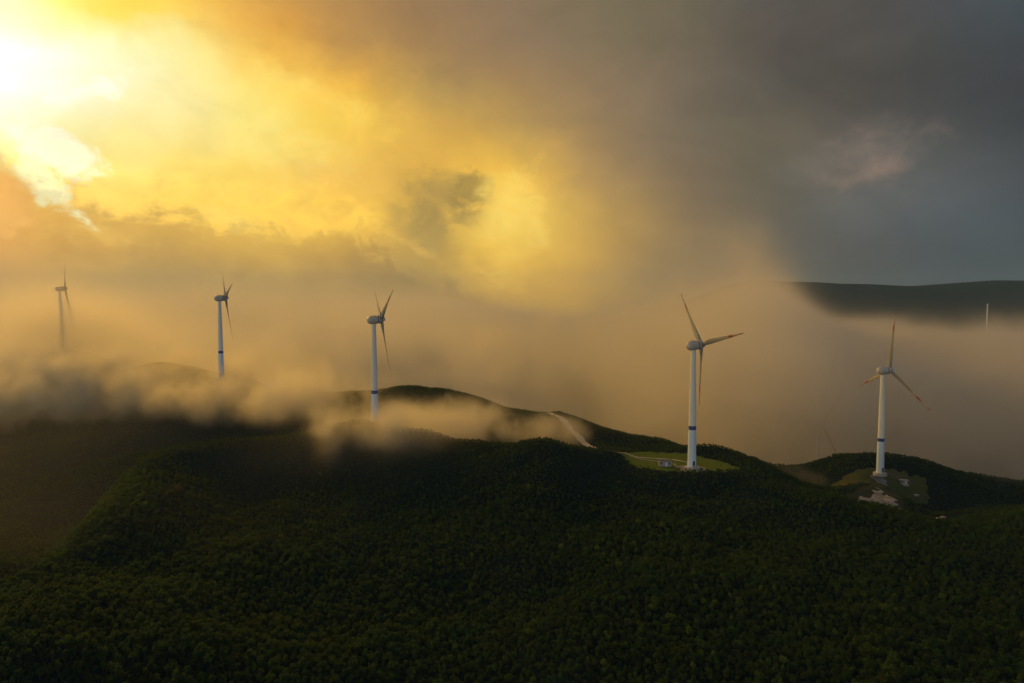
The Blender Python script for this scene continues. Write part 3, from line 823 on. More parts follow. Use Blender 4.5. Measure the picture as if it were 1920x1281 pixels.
# ------------------------------------------------------------------ far mast on the distant slope
p = at(1850, 615, 2000)
base = empty('distant_mast', (p.x, p.y, p.z - 8))
tag(base, 'thin pale mast on the dark distant hillside beyond the fog', 'mast')
obj('mast_pole', mesh_of('mast_pole', lathe([(0, 2.1), (45, 1.8), (74, 1.2)], 20), (M_LOWER,)), base)
obj('mast_head', mesh_of('mast_head', lathe([(73, 1.2), (73.6, 2.3), (76.5, 2.4), (77.6, 1.4), (77.8, 0.2)], 20), (M_NAC,)), base)


# ------------------------------------------------------------------ small buildings
def hut(name, loc, w, d, h, rz, label, cat, wins, door, roofm=M_ROOF):
    root = empty(name, loc, rz)
    tag(root, label, cat)
    bm = bmesh.new()
    box(bm, (-w / 2, -d / 2, -1.0), (w / 2, d / 2, h))
    bmesh.ops.bevel(bm, geom=bm.edges[:], offset=0.04, segments=1, affect='EDGES')
    obj('wall', bm, root, (M_WALLP,))
    bm = bmesh.new()
    box(bm, (-w / 2 - 0.45, -d / 2 - 0.45, h + 0.003), (w / 2 + 0.45, d / 2 + 0.45, h + 0.32))
    bmesh.ops.bevel(bm, geom=bm.edges[:], offset=0.05, segments=1, affect='EDGES')
    obj('roof', bm, root, (roofm,))
    bm = bmesh.new()
    box(bm, (-w / 2 - 0.5, -d / 2 - 0.7, -1.0), (w / 2 + 0.5, -d / 2 - 0.003, 0.12))
    obj('plinth', bm, root, (M_CONC,))
    for sx in (-1, 1):
        bm = bmesh.new()
        box(bm, (sx * (w / 2 - 0.2) - 0.16, -d / 2 - 0.36, 0.123), (sx * (w / 2 - 0.2) + 0.16, -d / 2 - 0.04, h))
        obj('pillar', bm, root, (M_WALLP,))
    for x in wins:
        bm = bmesh.new()
        y = -d / 2
        for lo, hi in (((x - 0.62, y - 0.07, 1.1), (x - 0.54, y + 0.03, 2.5)), ((x + 0.54, y - 0.07, 1.1), (x + 0.62, y + 0.03, 2.5)), ((x - 0.54, y - 0.07, 2.42), (x + 0.54, y + 0.03, 2.5)), ((x - 0.54, y - 0.07, 1.1), (x + 0.54, y + 0.03, 1.18)), ((x - 0.03, y - 0.06, 1.18), (x + 0.03, y + 0.03, 2.42))):
            box(bm, lo, hi)
        f = obj('window', bm, root, (M_DOORW,))
        bm = bmesh.new()
        box(bm, (x - 0.54, y - 0.02, 1.18), (x + 0.54, y + 0.02, 2.42))
        obj('pane', bm, f, (M_PANE,))
    bm = bmesh.new()
    box(bm, (door - 0.5, -d / 2 - 0.05, 0.125), (door + 0.5, -d / 2 + 0.03, 2.3))
    dr = obj('door', bm, root, (M_DOORW,))
    bm = bmesh.new()
    box(bm, (door + 0.32, -d / 2 - 0.12, 1.1), (door + 0.4, -d / 2 - 0.052, 1.25))
    obj('handle', bm, dr, (M_DARK,))
    return root


p = at(1247, 873, 372)
M_GRAVEL = ground_mat('gravel', (0.30, 0.28, 0.24), (0.22, 0.20, 0.17), (0.38, 0.35, 0.30), 0.6, 0.12)
for t, r in ((T4, 7.5), (T5, 4.6), (T3, 6.5)):
    drape('gravel_apron', [(t.location.x + r * (1 + 0.12 * math.sin(3 * k * 0.21 + t.location.x)) * math.cos(k * 0.2094), t.location.y + r * (1 + 0.1 * math.sin(k * 0.84)) * math.sin(k * 0.2094)) for k in range(30)], M_GRAVEL, 0.2, 0.8, wob=0.5)
ribbon('service_track', [(T4.location.x - 7, T4.location.y + 1), on(1262, 868, 378), on(1240, 865, 381), on(1205, 860, 388), on(1180, 855, 394)], 1.7, M_GRAVEL, 0.2)
hut('transformer_hut', (p.x, p.y, h1(p.x, p.y)), 6.6, 3.6, 3.1, R(-8), 'small grey flat-roofed hut on the grass beside the blue-banded turbine', 'hut', (-2.1, 2.1), 0.6)
p = at(1695, 886, 440)
hut('site_cabin', (p.x, p.y, h1(p.x, p.y)), 4.4, 2.6, 2.3, R(-14), 'low pale cabin on the brown bank beside the turbine on the knoll', 'cabin', (-1.2,), 1.0, M_CONC)


def slab(loc, w, d, h, rz, label, group=None):
    bm = bmesh.new()
    box(bm, (-w / 2, -d / 2, -0.6), (w / 2, d / 2, h))
    bmesh.ops.bevel(bm, geom=bm.edges[:], offset=0.06, segments=2, affect='EDGES')
    o = obj('concrete_slab', bm, None, (M_CONC,))
    o.location = loc
    o.rotation_euler = (0, 0, rz)
    tag(o, label, 'slab', group)


p = at(1718, 891, 434)
slab((p.x, p.y, h1(p.x, p.y)), 3.6, 2.0, 0.5, 0.3, 'pale concrete slab lying in grass right of the low cabin')
p = at(664, 793, 424)
slab((p.x, p.y, h1(p.x, p.y) + 0.9), 6.5, 2.2, 0.6, 0.05, 'pale concrete slab half hidden in mist left of the V-bladed turbine')


def rock(loc, s, seed, label, group=None):
    rr = random.Random(seed)
    bm = bmesh.new()
    bmesh.ops.create_icosphere(bm, subdivisions=3, radius=1)
    ph = [(Vector((rr.uniform(-1, 1), rr.uniform(-1, 1), rr.uniform(-1, 1))).normalized(), rr.uniform(0.55, 0.9)) for _ in range(12)]
    for v_ in bm.verts:
        for d, t in ph:                     # chip flat facets off
            k = v_.co.dot(d) - t
            if k > 0:
                v_.co -= d * k
        v_.co.x *= s[0]
        v_.co.y *= s[1]
        v_.co.z *= s[2]
    o = obj('boulder', bm, None, (M_EARTH,))
    o.location = loc
    o.rotation_euler = (0, 0, rr.uniform(0, 6))
    tag(o, label, 'boulder', group)
    return o


p = at(1692, 949, 391)
rock((p.x, p.y, h1(p.x, p.y) + 0.7), (1.7, 1.2, 1.1), 1, 'largest pale boulder, right of the bare earth cutting')
p = at(1685, 946, 393)
rock((p.x, p.y, h1(p.x, p.y) + 0.5), (0.9, 0.8, 0.6), 2, 'smaller pale boulder touching the largest boulder on its left')
for k, (a, b_, Y, s) in enumerate(((1702, 952, 388, 0.8), (1718, 958, 385, 1.0), (1733, 960, 386, 1.3), (1741, 961, 385, 0.9), (1754, 964, 383, 0.8), (1768, 965, 384, 1.1))):
    p = at(a, b_, Y)
    rock((p.x, p.y, h1(p.x, p.y) + 0.35 * s), (1.5 * s, 0.9 * s, 0.7 * s), 10 + k, 'pale boulder in the broken line running downhill from the cutting', 'boulders in a line below the cutting')
for k in range(12):
    a, b_ = 1612 + 62 * random.random(), 930 + 9 * random.random()
    Y = 402 - (b_ - 930) * 0.9
    p = at(a, b_, Y)
    rock((p.x, p.y, h1(p.x, p.y) + 0.15), (0.9, 0.7, 0.5), 30 + k, 'pale rock strewn over the bare earth cutting', 'rocks strewn over the cutting')

# ------------------------------------------------------------------ forest
def leaf_mat():
    m, N, b = mat('leaves', (0.05, 0.07, 0.02), 0.75, 0.12)
    oi = N.n('ShaderNodeObjectInfo')
    g = N.n('ShaderNodeNewGeometry')
    big = N.noise(g.outputs['Position'], 0.012, 4.0, 0.6)
    mid = N.noise(g.outputs['Position'], 0.05, 4.0, 0.6)
    fine = N.noise(g.outputs['Position'], 1.6, 3.0, 0.6)
    c = N.ramp(oi.outputs['Random'], [(0.0, (0.012, 0.026, 0.014)), (0.3, (0.024, 0.050, 0.018)), (0.5, (0.046, 0.050, 0.022)), (0.68, (0.026, 0.062, 0.020)), (0.82, (0.036, 0.090, 0.016)), (0.94, (0.055, 0.12, 0.016)), (1.0, (0.15, 0.20, 0.03))])
    c = N.mix(N.m('MULTIPLY', N.sm(mid, 0.5, 0.66), 0.75), c, (0.014, 0.075, 0.030, 1))
    c = N.mix(N.m('MULTIPLY', N.sm(big, 0.52, 0.66), 0.5), c, (0.06, 0.085, 0.018, 1))
    # sunlit rim of the hill's left shoulder, painted into the leaf colour
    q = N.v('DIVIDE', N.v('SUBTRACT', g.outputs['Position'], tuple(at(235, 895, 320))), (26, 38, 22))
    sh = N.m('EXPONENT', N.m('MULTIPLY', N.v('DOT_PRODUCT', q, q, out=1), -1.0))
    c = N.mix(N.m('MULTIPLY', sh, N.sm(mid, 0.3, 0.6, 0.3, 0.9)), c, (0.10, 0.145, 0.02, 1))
    c = N.mix(N.sm(fine, 0.35, 0.75, 0.0, 0.45), c, (0.02, 0.03, 0.010, 1))
    N.put(b.inputs['Base Color'], c)
    # sun shines through the leaves
    tr = N.n('ShaderNodeBsdfTranslucent')
    N.put(tr.inputs[0], N.mix(0.5, c, (0.16, 0.28, 0.02, 1)))
    mx = N.n('ShaderNodeMixShader')
    mx.inputs[0].default_value = 0.5
    N.t.links.new(b.outputs[0], mx.inputs[1])
    N.t.links.new(tr.outputs[0], mx.inputs[2])
    N.t.links.new(mx.outputs[0], N.t.nodes['Material Output'].inputs[0])
    return m


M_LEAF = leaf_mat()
M_BARK = dirty('bark', (0.09, 0.07, 0.05), (0.04, 0.03, 0.02), 0.9)
M_RUST = ground_mat('russet_leaves', (0.20, 0.09, 0.04), (0.16, 0.09, 0.035), (0.10, 0.05, 0.02), 0.8)


def crown_mesh(seed, w, h, z0, nleaf, leafs, material=None):
    """leaf clumps spread through an uneven crown volume made of several lobes"""
    rr = random.Random(seed)
    lobes = [(Vector((0, 0, z0 + h * 0.55)), w * 0.78, h * 0.5)]
    for k in range(rr.randint(5, 7)):
        a = rr.uniform(0, 6.283)
        d = rr.uniform(0.35, 0.6) * w
        lobes.append((Vector((d * math.cos(a), d * math.sin(a), z0 + h * rr.uniform(0.3, 0.8))), w * rr.uniform(0.34, 0.55), h * rr.uniform(0.2, 0.33)))
    vs, fs = [], []
    tot = sum(l[1] ** 2 for l in lobes)
    for c, lr, lh in lobes:
        for _ in range(int(nleaf * lr * lr / tot)):
            d = Vector((rr.gauss(0, 1), rr.gauss(0, 1), rr.gauss(0, 1))).normalized()
            if d.z < -0.5:
                d.z *= -0.6
            rad = rr.uniform(0.72, 1.06)
            p = c + Vector((d.x * lr, d.y * lr, d.z * lh)) * rad
            nrm = (d + Vector((rr.uniform(-.7, .7), rr.uniform(-.7, .7), rr.uniform(-.3, .8)))).normalized()
            t = nrm.orthogonal().normalized()
            t = Matrix.Rotation(rr.uniform(0, 6.28), 3, nrm) @ t
            bt = nrm.cross(t)
            s = leafs * rr.uniform(0.6, 1.4)
            b0 = len(vs)
            # a bent spray: two quads folded along the middle
            for u, w_, k in ((-1, -0.5, 0), (-0.1, -0.75, 0.18), (1, -0.25, -0.12), (-0.9, 0.5, -0.1), (0.1, 0.7, 0.12), (0.9, 0.35, -0.2)):
                vs.append(p + (t * u + bt * w_ + nrm * k) * s)
            fs += [(b0, b0 + 1, b0 + 4, b0 + 3), (b0 + 1, b0 + 2, b0 + 5, b0 + 4)]
    me = bpy.data.meshes.new('crown')
    me.from_pydata([tuple(v) for v in vs], [], fs)
    me.materials.append(material or M_LEAF)
    return me


def trunk_mesh(seed, h):
    rr = random.Random(seed)
    bm = bmesh.new()

    def limb(p0, p1, r0, r1, seg=6):
        ax = (p1 - p0).normalized()
        t = ax.orthogonal().normalized()
        bt = ax.cross(t)
        rows = []
        for p, r in ((p0, r0), ((p0 + p1) / 2 + t * r0 * 0.4, (r0 + r1) / 2), (p1, r1)):
            rows.append([bm.verts.new(p + (t * math.cos(6.283 * k / seg) + bt * math.sin(6.283 * k / seg)) * r) for k in range(seg)])
        for i in range(2):
            for k in range(seg):
                bm.faces.new((rows[i][k], rows[i][(k + 1) % seg], rows[i + 1][(k + 1) % seg], rows[i + 1][k]))
        bm.faces.new(rows[-1])
    top = Vector((rr.uniform(-.2, .2), rr.uniform(-.2, .2), h * 0.72))
    limb(Vector((0, 0, -0.6)), top, 0.13, 0.05)
    for k in range(4):
        a = rr.uniform(0, 6.28)
        s = Vector((0, 0, h * rr.uniform(0.3, 0.55)))
        limb(s, s + Vector((math.cos(a) * h * 0.25, math.sin(a) * h * 0.25, h * 0.22)), 0.06, 0.02)
    return mesh_of('trunk', bm, (M_BARK,))


KINDS = [(11, 0.85, 1.6, 0.4), (12, 0.72, 2.1, 0.5), (13, 1.0, 1.5, 0.3), (14, 0.6, 2.4, 0.5), (15, 0.85, 1.9, 0.4), (16, 1.25, 2.2, 0.6), (17, 0.65, 1.2, 0.2)]
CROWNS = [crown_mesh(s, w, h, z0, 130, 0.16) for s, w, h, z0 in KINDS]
TRUNKS = [trunk_mesh(s, h + z0) for s, w, h, z0 in KINDS]

# places for trees: jittered grid over the land seen, kept clear of the plateau, tracks, turbine feet and huts
EARTH_CLEAR = [on(1585, 938, 400), on(1640, 905, 424), on(1690, 912, 420), on(1698, 944, 392), on(1640, 952, 386), on(1590, 948, 390)]
CLEAR = [(pad_out, 1.0), (knoll_out, 1.0), (EARTH_CLEAR, 1.0)]


def in_poly(px, py, o):
    o = np.array(o)
    r = np.zeros(px.shape, bool)
    j = len(o) - 1
    for i in range(len(o)):
        xi, yi, xj, yj = *o[i], *o[j]
        r ^= ((yi > py) != (yj > py)) & (px < (xj - xi) * (py - yi) / (yj - yi + 1e-12) + xi)
        j = i
    return r


def seg_dist(px, py, pts):
    d = np.full(px.shape, 1e9)
    for a, b_ in zip(pts, pts[1:]):
        ax, ay, bx, by = a[0], a[1], b_[0], b_[1]
        t = np.clip(((px - ax) * (bx - ax) + (py - ay) * (by - ay)) / ((bx - ax) ** 2 + (by - ay) ** 2), 0, 1)
        d = np.minimum(d, np.hypot(px - ax - t * (bx - ax), py - ay - t * (by - ay)))
    return d


rng = np.random.default_rng(5)
SP = 1.45
ty = np.arange(150, 760, SP)
tx = np.arange(-640, 560, SP)
TX, TY = np.meshgrid(tx, ty)
TX = (TX + rng.uniform(-0.48, 0.48, TX.shape) * SP + (np.arange(len(ty)) % 2)[:, None] * SP / 2).ravel()
TY = (TY + rng.uniform(-0.48, 0.48, TY.shape) * SP).ravel()
keep = (np.abs(TX) < TY * 0.80 + 14)
for o, _ in CLEAR:
    keep &= ~in_poly(TX, TY, o) | (rng.uniform(0, 1, TX.shape) < (0.0 if o is EARTH_CLEAR else 0.10))
keep &= (seg_dist(TX, TY, ROAD) > 4.6) & (seg_dist(TX, TY, PATH) > 1.6)
keep &= rng.uniform(0, 1, TX.shape) > 0.08      # gaps where a tree has fallen
keep &= seg_dist(TX, TY + 2.5, TRACK2) > 5.0
for t in (T1, T2, T3, T4, T5):
    keep &= np.hypot(TX - t.location.x, TY - t.location.y) > 8
for px, py, Y, r in ((1247, 873, 372, 6), (1247, 882, 362, 5), (1695, 886, 440, 5), (664, 793, 424, 5), (1718, 891, 434, 4), (1692, 949, 391, 3.5)):
    q = at(px, py, Y)
    keep &= np.hypot(TX - q.x, TY - q.y) > r
TX, TY = TX[keep], TY[keep]
TZ = ground(TX, TY)
# tallness varies in patches; crests are windswept and low
patch = 0.5 + 0.5 * np.sin(TX / 31 + 1.3 * np.sin(TY / 23)) * np.sin(TY / 37 + 1.1 * np.sin(TX / 29))
TS = (0.72 + 0.42 * patch) * rng.uniform(0.62, 1.30, TX.shape) ** 1.2
TS *= 1 - 0.35 * sstep(TY, 300, 380)
for o in (pad_out, knoll_out):             # low bushes dotted over the grass
    TS[in_poly(TX, TY, o)] *= 0.42
order = np.argsort(TY - 0.0 * TX)
# in the picture first: nearest 300 become trees of their own
vis = []
for i in order:
    d = Vector((TX[i], TY[i], TZ[i] + 2 - CZ))
    f_ = d.y * _c - d.z * _s
    u_, v_ = 960 + F * d.x / f_, 640.5 - F * (d.y * _s + d.z * _c) / f_
    if 8 < u_ < 1912 and v_ < 1272:
        vis.append(i)
    if len(vis) == 300:
        break
near = set(vis)
TL = 'dark green round-crowned tree in the nearest rows at the foot of the forested slope'
protos = []
for k, i in enumerate(vis):
    j = k % len(CROWNS)
    if k < len(CROWNS):
        t = empty('tree', (0, 0, 0))
        tag(t, TL, 'tree', 'trees in the nearest rows of the forest')
        cr = obj('crown', CROWNS[j], t)
        tr = obj('trunk', TRUNKS[j], t)
        protos.append((t, cr, tr))
    else:
        t0, c0, r0 = protos[j]
        t = t0.copy()
        COL.objects.link(t)
        for q in (c0, r0):
            q2 = q.copy()
            COL.objects.link(q2)
            q2.parent = t
    t.location = (TX[i], TY[i], TZ[i])
    t.rotation_euler = (0, 0, random.uniform(0, 6.28))
    s = TS[i]
    t.scale = (s, s, s * random.uniform(0.9, 1.15))

rest = np.array([i for i in range(len(TX)) if i not in near])
print('forest trees', len(rest))
fm = bpy.data.meshes.new('forest')
fm.from_pydata(np.stack([TX[rest], TY[rest], TZ[rest]], 1).tolist(), [], [])
a = fm.attributes.new('tree_scale', 'FLOAT', 'POINT')
a.data.foreach_set('value', TS[rest].astype(np.float32))
a = fm.attributes.new('tree_turn', 'FLOAT', 'POINT')
a.data.foreach_set('value', rng.uniform(0, 6.28, len(rest)).astype(np.float32))
a = fm.attributes.new('tree_kind', 'INT', 'POINT')
a.data.foreach_set('value', rng.integers(0, len(CROWNS), len(rest)).astype(np.int32))
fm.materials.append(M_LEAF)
forest = bpy.data.objects.new('forest', fm)
COL.objects.link(forest)
tag(forest, kind='stuff')
gt = bpy.data.node_groups.new('forest', 'GeometryNodeTree')
gt.interface.new_socket('Geometry', in_out='INPUT', socket_type='NodeSocketGeometry')
gt.interface.new_socket('Geometry', in_out='OUTPUT', socket_type='NodeSocketGeometry')
G = NT(gt)
gi = G.n('NodeGroupInput')
go = G.n('NodeGroupOutput')
g2i = G.n('GeometryNodeGeometryToInstance')
for (t, cr, tr) in protos[::-1]:
    oi = G.n('GeometryNodeObjectInfo', transform_space='ORIGINAL')
    oi.inputs['Object'].default_value = cr
    gt.links.new(oi.outputs['Geometry'], g2i.inputs[0])
iop = G.n('GeometryNodeInstanceOnPoints')
gt.links.new(gi.outputs[0], iop.inputs['Points'])
gt.links.new(g2i.outputs[0], iop.inputs['Instance'])
iop.inputs['Pick Instance'].default_value = True


def attr(name, typ):
    n = G.n('GeometryNodeInputNamedAttribute', data_type=typ)
    n.inputs[0].default_value = name
    return n.outputs[0]


gt.links.new(attr('tree_kind', 'INT'), iop.inputs['Instance Index'])
cx = G.n('ShaderNodeCombineXYZ')
gt.links.new(attr('tree_turn', 'FLOAT'), cx.inputs[2])
gt.links.new(cx.outputs[0], iop.inputs['Rotation'])
gt.links.new(attr('tree_scale', 'FLOAT'), iop.inputs['Scale'])
gt.links.new(iop.outputs[0], go.inputs[0])
forest.modifiers.new('forest', 'NODES').node_group = gt

# one russet tree among the green
p = at(335, 948, 318)
t = empty('russet_tree', (p.x, p.y, h1(p.x, p.y)))
tag(t, 'small russet-brown tree alone among green on the left shoulder of the hill', 'tree')
obj('crown', crown_mesh(99, 2.3, 3.4, 1.0, 260, 0.3, M_RUST), t)
obj('trunk', trunk_mesh(98, 4.4), t)


# ------------------------------------------------------------------ fog: drifting cloud, scattering the light that falls on it
def fog_material(name, dens, g, col):
    m = bpy.data.materials.new(name)
    m.use_nodes = True
    t = m.node_tree
    t.nodes.clear()
    pv = t.nodes.new('ShaderNodeVolumePrincipled')
    pv.inputs['Color'].default_value = (*col, 1)
    pv.inputs['Density'].default_value = dens
    pv.inputs['Anisotropy'].default_value = g
    o = t.nodes.new('ShaderNodeOutputMaterial')
    t.links.new(pv.outputs[0], o.inputs['Volume'])
    return m


def fog_object(name, lo, hi, res, field, material):
    me = bpy.data.meshes.new(name)
    me.from_pydata([lo, hi], [], [])
    me.materials.append(material)
    o = bpy.data.objects.new(name, me)
    COL.objects.link(o)
    tag(o, kind='stuff')
    gt = bpy.data.node_groups.new(name, 'GeometryNodeTree')
    gt.interface.new_socket('Geometry', in_out='INPUT', socket_type='NodeSocketGeometry')
    gt.interface.new_socket('Geometry', in_out='OUTPUT', socket_type='NodeSocketGeometry')
    G = NT(gt)
    vc = G.n('GeometryNodeVolumeCube')
    vc.inputs['Min'].default_value = lo
    vc.inputs['Max'].default_value = hi
    for k, r in zip('XYZ', res):
        vc.inputs['Resolution ' + k].default_value = r
    pos = G.n('GeometryNodeInputPosition').outputs[0]
    G.put(vc.inputs['Density'], field(G, pos))
    sm_ = G.n('GeometryNodeSetMaterial')
    sm_.inputs['Material'].default_value = material
    gt.links.new(vc.outputs[0], sm_.inputs[0])
    go = G.n('NodeGroupOutput')
    gt.links.new(sm_.outputs[0], go.inputs[0])
    md = o.modifiers.new('fog', 'NODES')
    md.node_group = gt
    return o


def edge_fade(G, sp, lo, hi, d):
    f = None
    for k in range(3):
        a = G.m('MULTIPLY', G.sm(sp.outputs[k], lo[k], lo[k] + d[k]), G.sm(sp.outputs[k], hi[k], hi[k] - d[k]))
        f = a if f is None else G.m('MULTIPLY', f, a)
    return f


BANK_LO, BANK_HI = (-1250, 440, -140), (1250, 1700, 320)


def bank_field(G, pos):
    sp = G.n('ShaderNodeSeparateXYZ')
    G.put(sp.inputs[0], pos)
    x, y, z = sp.outputs
    wv = G.v('SUBTRACT', G.noise(pos, 0.006, 3.0, 0.5, out=1), (0.5, 0.5, 0.5))
    p2 = G.v('ADD', pos, G.v('SCALE', wv, scale=110.0))       # rolled over by the wind
    n1 = G.m('SUBTRACT', G.noise(pos, 0.0052, 5.0, 0.55), 0.5)
    n2 = G.m('SUBTRACT', G.noise(G.v('ADD', p2, (500, 200, 90)), 0.012, 6.0, 0.62), 0.5)
    xr = G.m('MULTIPLY', G.m('DIVIDE', x, y), 900.0)         # the bank fans out with distance
    top = G.m('ADD', G.sm(xr, 460, 250, CZ - 78.0, CZ - 108.0), G.m('MULTIPLY', G.m('MULTIPLY', G.sm(xr, 470, 300), G.sm(xr, 70, 320)), 100))
    top = G.m('ADD', top, G.m('MULTIPLY', G.m('ADD', G.m('MULTIPLY', n1, 170), G.m('MULTIPLY', n2, 130)), G.sm(xr, 430, 120, 0.45, 1.0)))
    gap = G.m('DIVIDE', G.m('SUBTRACT', xr, 65), 100.0)
    gap = G.m('EXPONENT', G.m('MULTIPLY', G.m('MULTIPLY', gap, gap), -1.0))
    top = G.m('SUBTRACT', top, G.m('MULTIPLY', gap, 85))
    fall = G.sm(xr, 430, 180, 13, 36)
    d = G.m('EXPONENT', G.m('DIVIDE', G.m('MINIMUM', G.m('SUBTRACT', top, z), 0.0), fall))
    front = G.m('ADD', G.m('ADD', G.sm(x, 60, 260, 620, 500), G.m('ADD', G.m('MULTIPLY', n1, 260), G.m('MULTIPLY', n2, 320))), G.sm(x, 120, -150, 0, 270))
    d = G.m('MULTIPLY', d, G.sm(y, front, G.m('ADD', front, 70)))
    d = G.m('MULTIPLY', d, G.m('MAXIMUM', 0.05, G.m('ADD', 0.55, G.m('ADD', G.m('MULTIPLY', n1, 2.2), G.m('MULTIPLY', n2, 4.0)))))
    d = G.m('MULTIPLY', d, G.sm(z, -30, 70, G.sm(x, -100, 150, 1.0, 0.25), 1.0))
    return G.m('MULTIPLY', G.m('MAXIMUM', d, 0.0), edge_fade(G, sp, BANK_LO, BANK_HI, (200, 20, 20)))


SEA_LO, SEA_HI = (-5200, 1500, -200), (1900, 6400, 420)


def sea_field(G, pos):
    sp = G.n('ShaderNodeSeparateXYZ')
    G.put(sp.inputs[0], pos)
    x, y, z = sp.outputs
    n1 = G.m('SUBTRACT', G.noise(G.v('MULTIPLY', pos, (1, 1, 0.6)), 0.0017, 5.0, 0.6), 0.5)
    top = G.m('ADD', G.m('ADD', CZ - 100.0, G.m('MULTIPLY', n1, 520)), G.sm(G.m('DIVIDE', x, y), 0.30, 0.42, 0, -30))
    gap = G.m('DIVIDE', G.m('SUBTRACT', G.m('DIVIDE', x, y), 0.07), 0.11)
    gap = G.m('EXPONENT', G.m('MULTIPLY', G.m('MULTIPLY', gap, gap), -1.0))
    top = G.m('SUBTRACT', top, G.m('MULTIPLY', gap, 105))
    fall = G.sm(G.m('DIVIDE', x, y), 0.40, 0.25, 10, 36)
    d = G.m('EXPONENT', G.m('DIVIDE', G.m('MINIMUM', G.m('SUBTRACT', top, z), 0.0), fall))
    return G.m('MULTIPLY', d, edge_fade(G, sp, SEA_LO, SEA_HI, (500, 250, 20)))


WISPS = [  # px, py, distance, half sizes in metres, strength
    (10, 752, 548, 60, 28, 12, 1.2), (130, 762, 535, 44, 24, 9, 0.9), (-110, 760, 545, 60, 28, 13, 1.2), (1488, 888, 425, 18, 14, 7, 0.3), (1890, 898, 480, 40, 20, 9, 0.6),
    (745, 825, 396, 24, 16, 15, 1.3), (690, 835, 392, 16, 12, 11, 0.9),
    (603, 805, 394, 9, 10, 15, 1.3), (598, 845, 378, 7, 8, 14, 1.3), (640, 800, 400, 18, 14, 10, 0.6),
    (820, 800, 436, 36, 22, 11, 0.9), (930, 800, 440, 36, 22, 10, 0.9), (1030, 815, 430, 26, 18, 9, 0.8), (1050, 780, 480, 22, 20, 9, 0.2),
    (760, 770, 470, 34, 26, 12, 0.7), (880, 770, 490, 40, 25, 10, 0.5),
    (40, 708, 570, 60, 36, 20, 1.3), (150, 728, 555, 52, 30, 16, 1.2), (280, 732, 540, 50, 30, 13, 1.1), (380, 748, 505, 40, 30, 13, 1.0), (500, 750, 475, 22, 24, 14, 1.1), (550, 740, 480, 24, 24, 14, 1.0),
    (90, 680, 620, 80, 40, 20, 0.45), (250, 700, 600, 70, 30, 16, 0.6), (360, 705, 585, 50, 30, 14, 0.5), (480, 715, 550, 36, 26, 14, 0.8), (420, 730, 545, 30, 22, 10, 0.6), (600, 735, 520, 40, 30, 16, 0.6),
    (-120, 730, 560, 70, 36, 16, 1.3), (640, 730, 540, 40, 30, 14, 0.5), (500, 680, 600, 60, 40, 22, 0.4),
    (1000, 690, 640, 60, 24, 20, 0.6), (1150, 735, 600, 46, 22, 14, 0.7), (1340, 755, 560, 50, 22, 14, 0.45), (1500, 705, 620, 50, 24, 18, 0.7), (1610, 660, 690, 44, 24, 16, 0.8), (1740, 690, 640, 50, 24, 16, 0.7),
    (1880, 720, 600, 50, 24, 16, 0.7), (1240, 650, 680, 50, 24, 22, 0.6), (890, 640, 700, 60, 24, 22, 0.5), (1720, 650, 720, 44, 22, 14, 0.8), (1860, 655, 720, 50, 22, 14, 0.8), (1450, 600, 700, 46, 24, 20, 0.7), (1080, 610, 700, 50, 24, 22, 0.5), (1600, 790, 560, 50, 22, 14, 0.5), (1535, 780, 560, 50, 20, 22, 0.9), (1800, 800, 560, 60, 22, 14, 0.5),
    (1180, 800, 520, 60, 24, 18, 0.25), (1300, 815, 510, 60, 24, 16, 0.2),
]
THIN = [  # smooth thin veils
    (740, 838, 386, 12, 10, 10, 1.2), (770, 812, 396, 16, 12, 9, 1.2),
    (745, 820, 392, 20, 14, 13, 1.6), (602, 808, 388, 8, 10, 13, 1.6), (596, 850, 372, 6, 8, 14, 1.4), (680, 822, 392, 18, 12, 10, 0.9), (830, 812, 410, 26, 14, 8, 0.9),
    (40, 835, 470, 90, 60, 28, 0.034), (-100, 980, 330, 70, 60, 40, 0.02), (230, 1000, 285, 70, 50, 20, 0.014), (112, 592, 690, 60, 22, 24, 1.1), (120, 645, 685, 90, 30, 26, 1.3), (420, 640, 600, 90, 20, 30, 0.1), (250, 790, 470, 60, 40, 16, 0.02),
    (640, 850, 372, 40, 22, 14, 0.10), (980, 800, 450, 50, 30, 12, 0.05), (300, 700, 600, 120, 26, 20, 0.15),
]
WISP_LO, WISP_HI = (-640, 250, 8), (580, 770, 190)


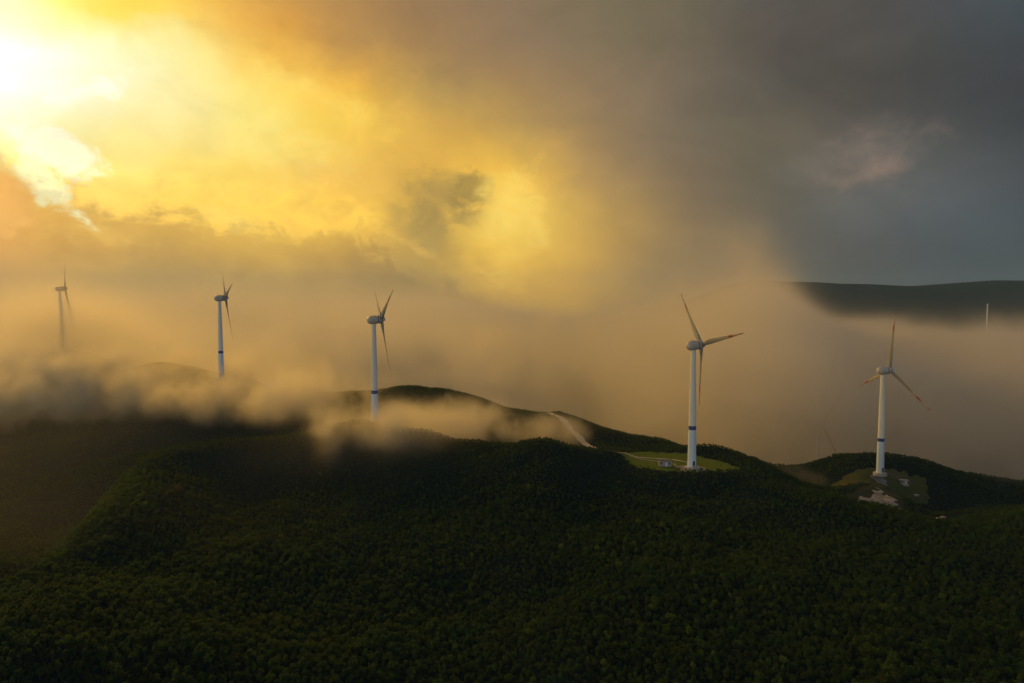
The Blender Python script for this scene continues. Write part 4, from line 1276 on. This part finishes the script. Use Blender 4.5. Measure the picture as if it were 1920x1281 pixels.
def wisp_field(G, pos):
    sp = G.n('ShaderNodeSeparateXYZ')
    G.put(sp.inputs[0], pos)
    wv = G.v('SUBTRACT', G.noise(pos, 0.02, 4.0, 0.55, out=1), (0.5, 0.5, 0.5))
    p2 = G.v('ADD', pos, G.v('MULTIPLY', wv, (46, 40, 30)))
    wf = G.v('SUBTRACT', G.noise(pos, 0.09, 4.0, 0.6, out=1), (0.5, 0.5, 0.5))
    n = G.noise(G.v('ADD', G.v('MULTIPLY', p2, (1, 1, 0.7)), G.v('SCALE', wf, scale=11.0)), 0.036, 8.0, 0.7)
    tot = None
    for px, py, Y, sx, sy, sz, k in WISPS:
        c = at(px, py, Y)
        q = G.v('DIVIDE', G.v('SUBTRACT', p2, tuple(c)), (sx, sy, sz))
        e = G.m('MULTIPLY', G.m('EXPONENT', G.m('MULTIPLY', G.v('DOT_PRODUCT', q, q, out=1), -1.0)), k)
        tot = e if tot is None else G.m('ADD', tot, e)
    d = G.m('MULTIPLY', tot, G.sm(n, 0.40, 0.61, 0.03, 2.3))
    d = G.m('MULTIPLY', G.m('MAXIMUM', G.m('SUBTRACT', d, 0.2), 0.0), 1.35)
    for px, py, Y, sx, sy, sz, k in THIN:
        q = G.v('DIVIDE', G.v('SUBTRACT', p2, tuple(at(px, py, Y))), (sx, sy, sz))
        d = G.m('ADD', d, G.m('MULTIPLY', G.m('EXPONENT', G.m('MULTIPLY', G.v('DOT_PRODUCT', q, q, out=1), -1.0)), k))
    return G.m('MULTIPLY', d, edge_fade(G, sp, WISP_LO, WISP_HI, (30, 15, 8)))


FOG_TINT = (0.945, 0.92, 0.85)
fog_object('fog_bank', BANK_LO, BANK_HI, (360, 190, 86), bank_field, fog_material('fog_bank', 0.015, 0.42, FOG_TINT))
fog_object('sea_of_fog', SEA_LO, SEA_HI, (140, 100, 48), sea_field, fog_material('sea_of_fog', 0.008, 0.35, FOG_TINT))
fog_object('mist', WISP_LO, WISP_HI, (540, 230, 80), wisp_field, fog_material('mist', 0.024, 0.62, FOG_TINT))


# ------------------------------------------------------------------ even evening haze over the whole country
HZ_LO, HZ_HI = (-6500, -3500, -420), (6500, 8500, 460)
bm = bmesh.new()
box(bm, HZ_LO, HZ_HI)
tag(obj('haze', bm, None, (fog_material('haze', 0.00006, 0.0, (0.4, 0.68, 1.0)),)), kind='stuff')
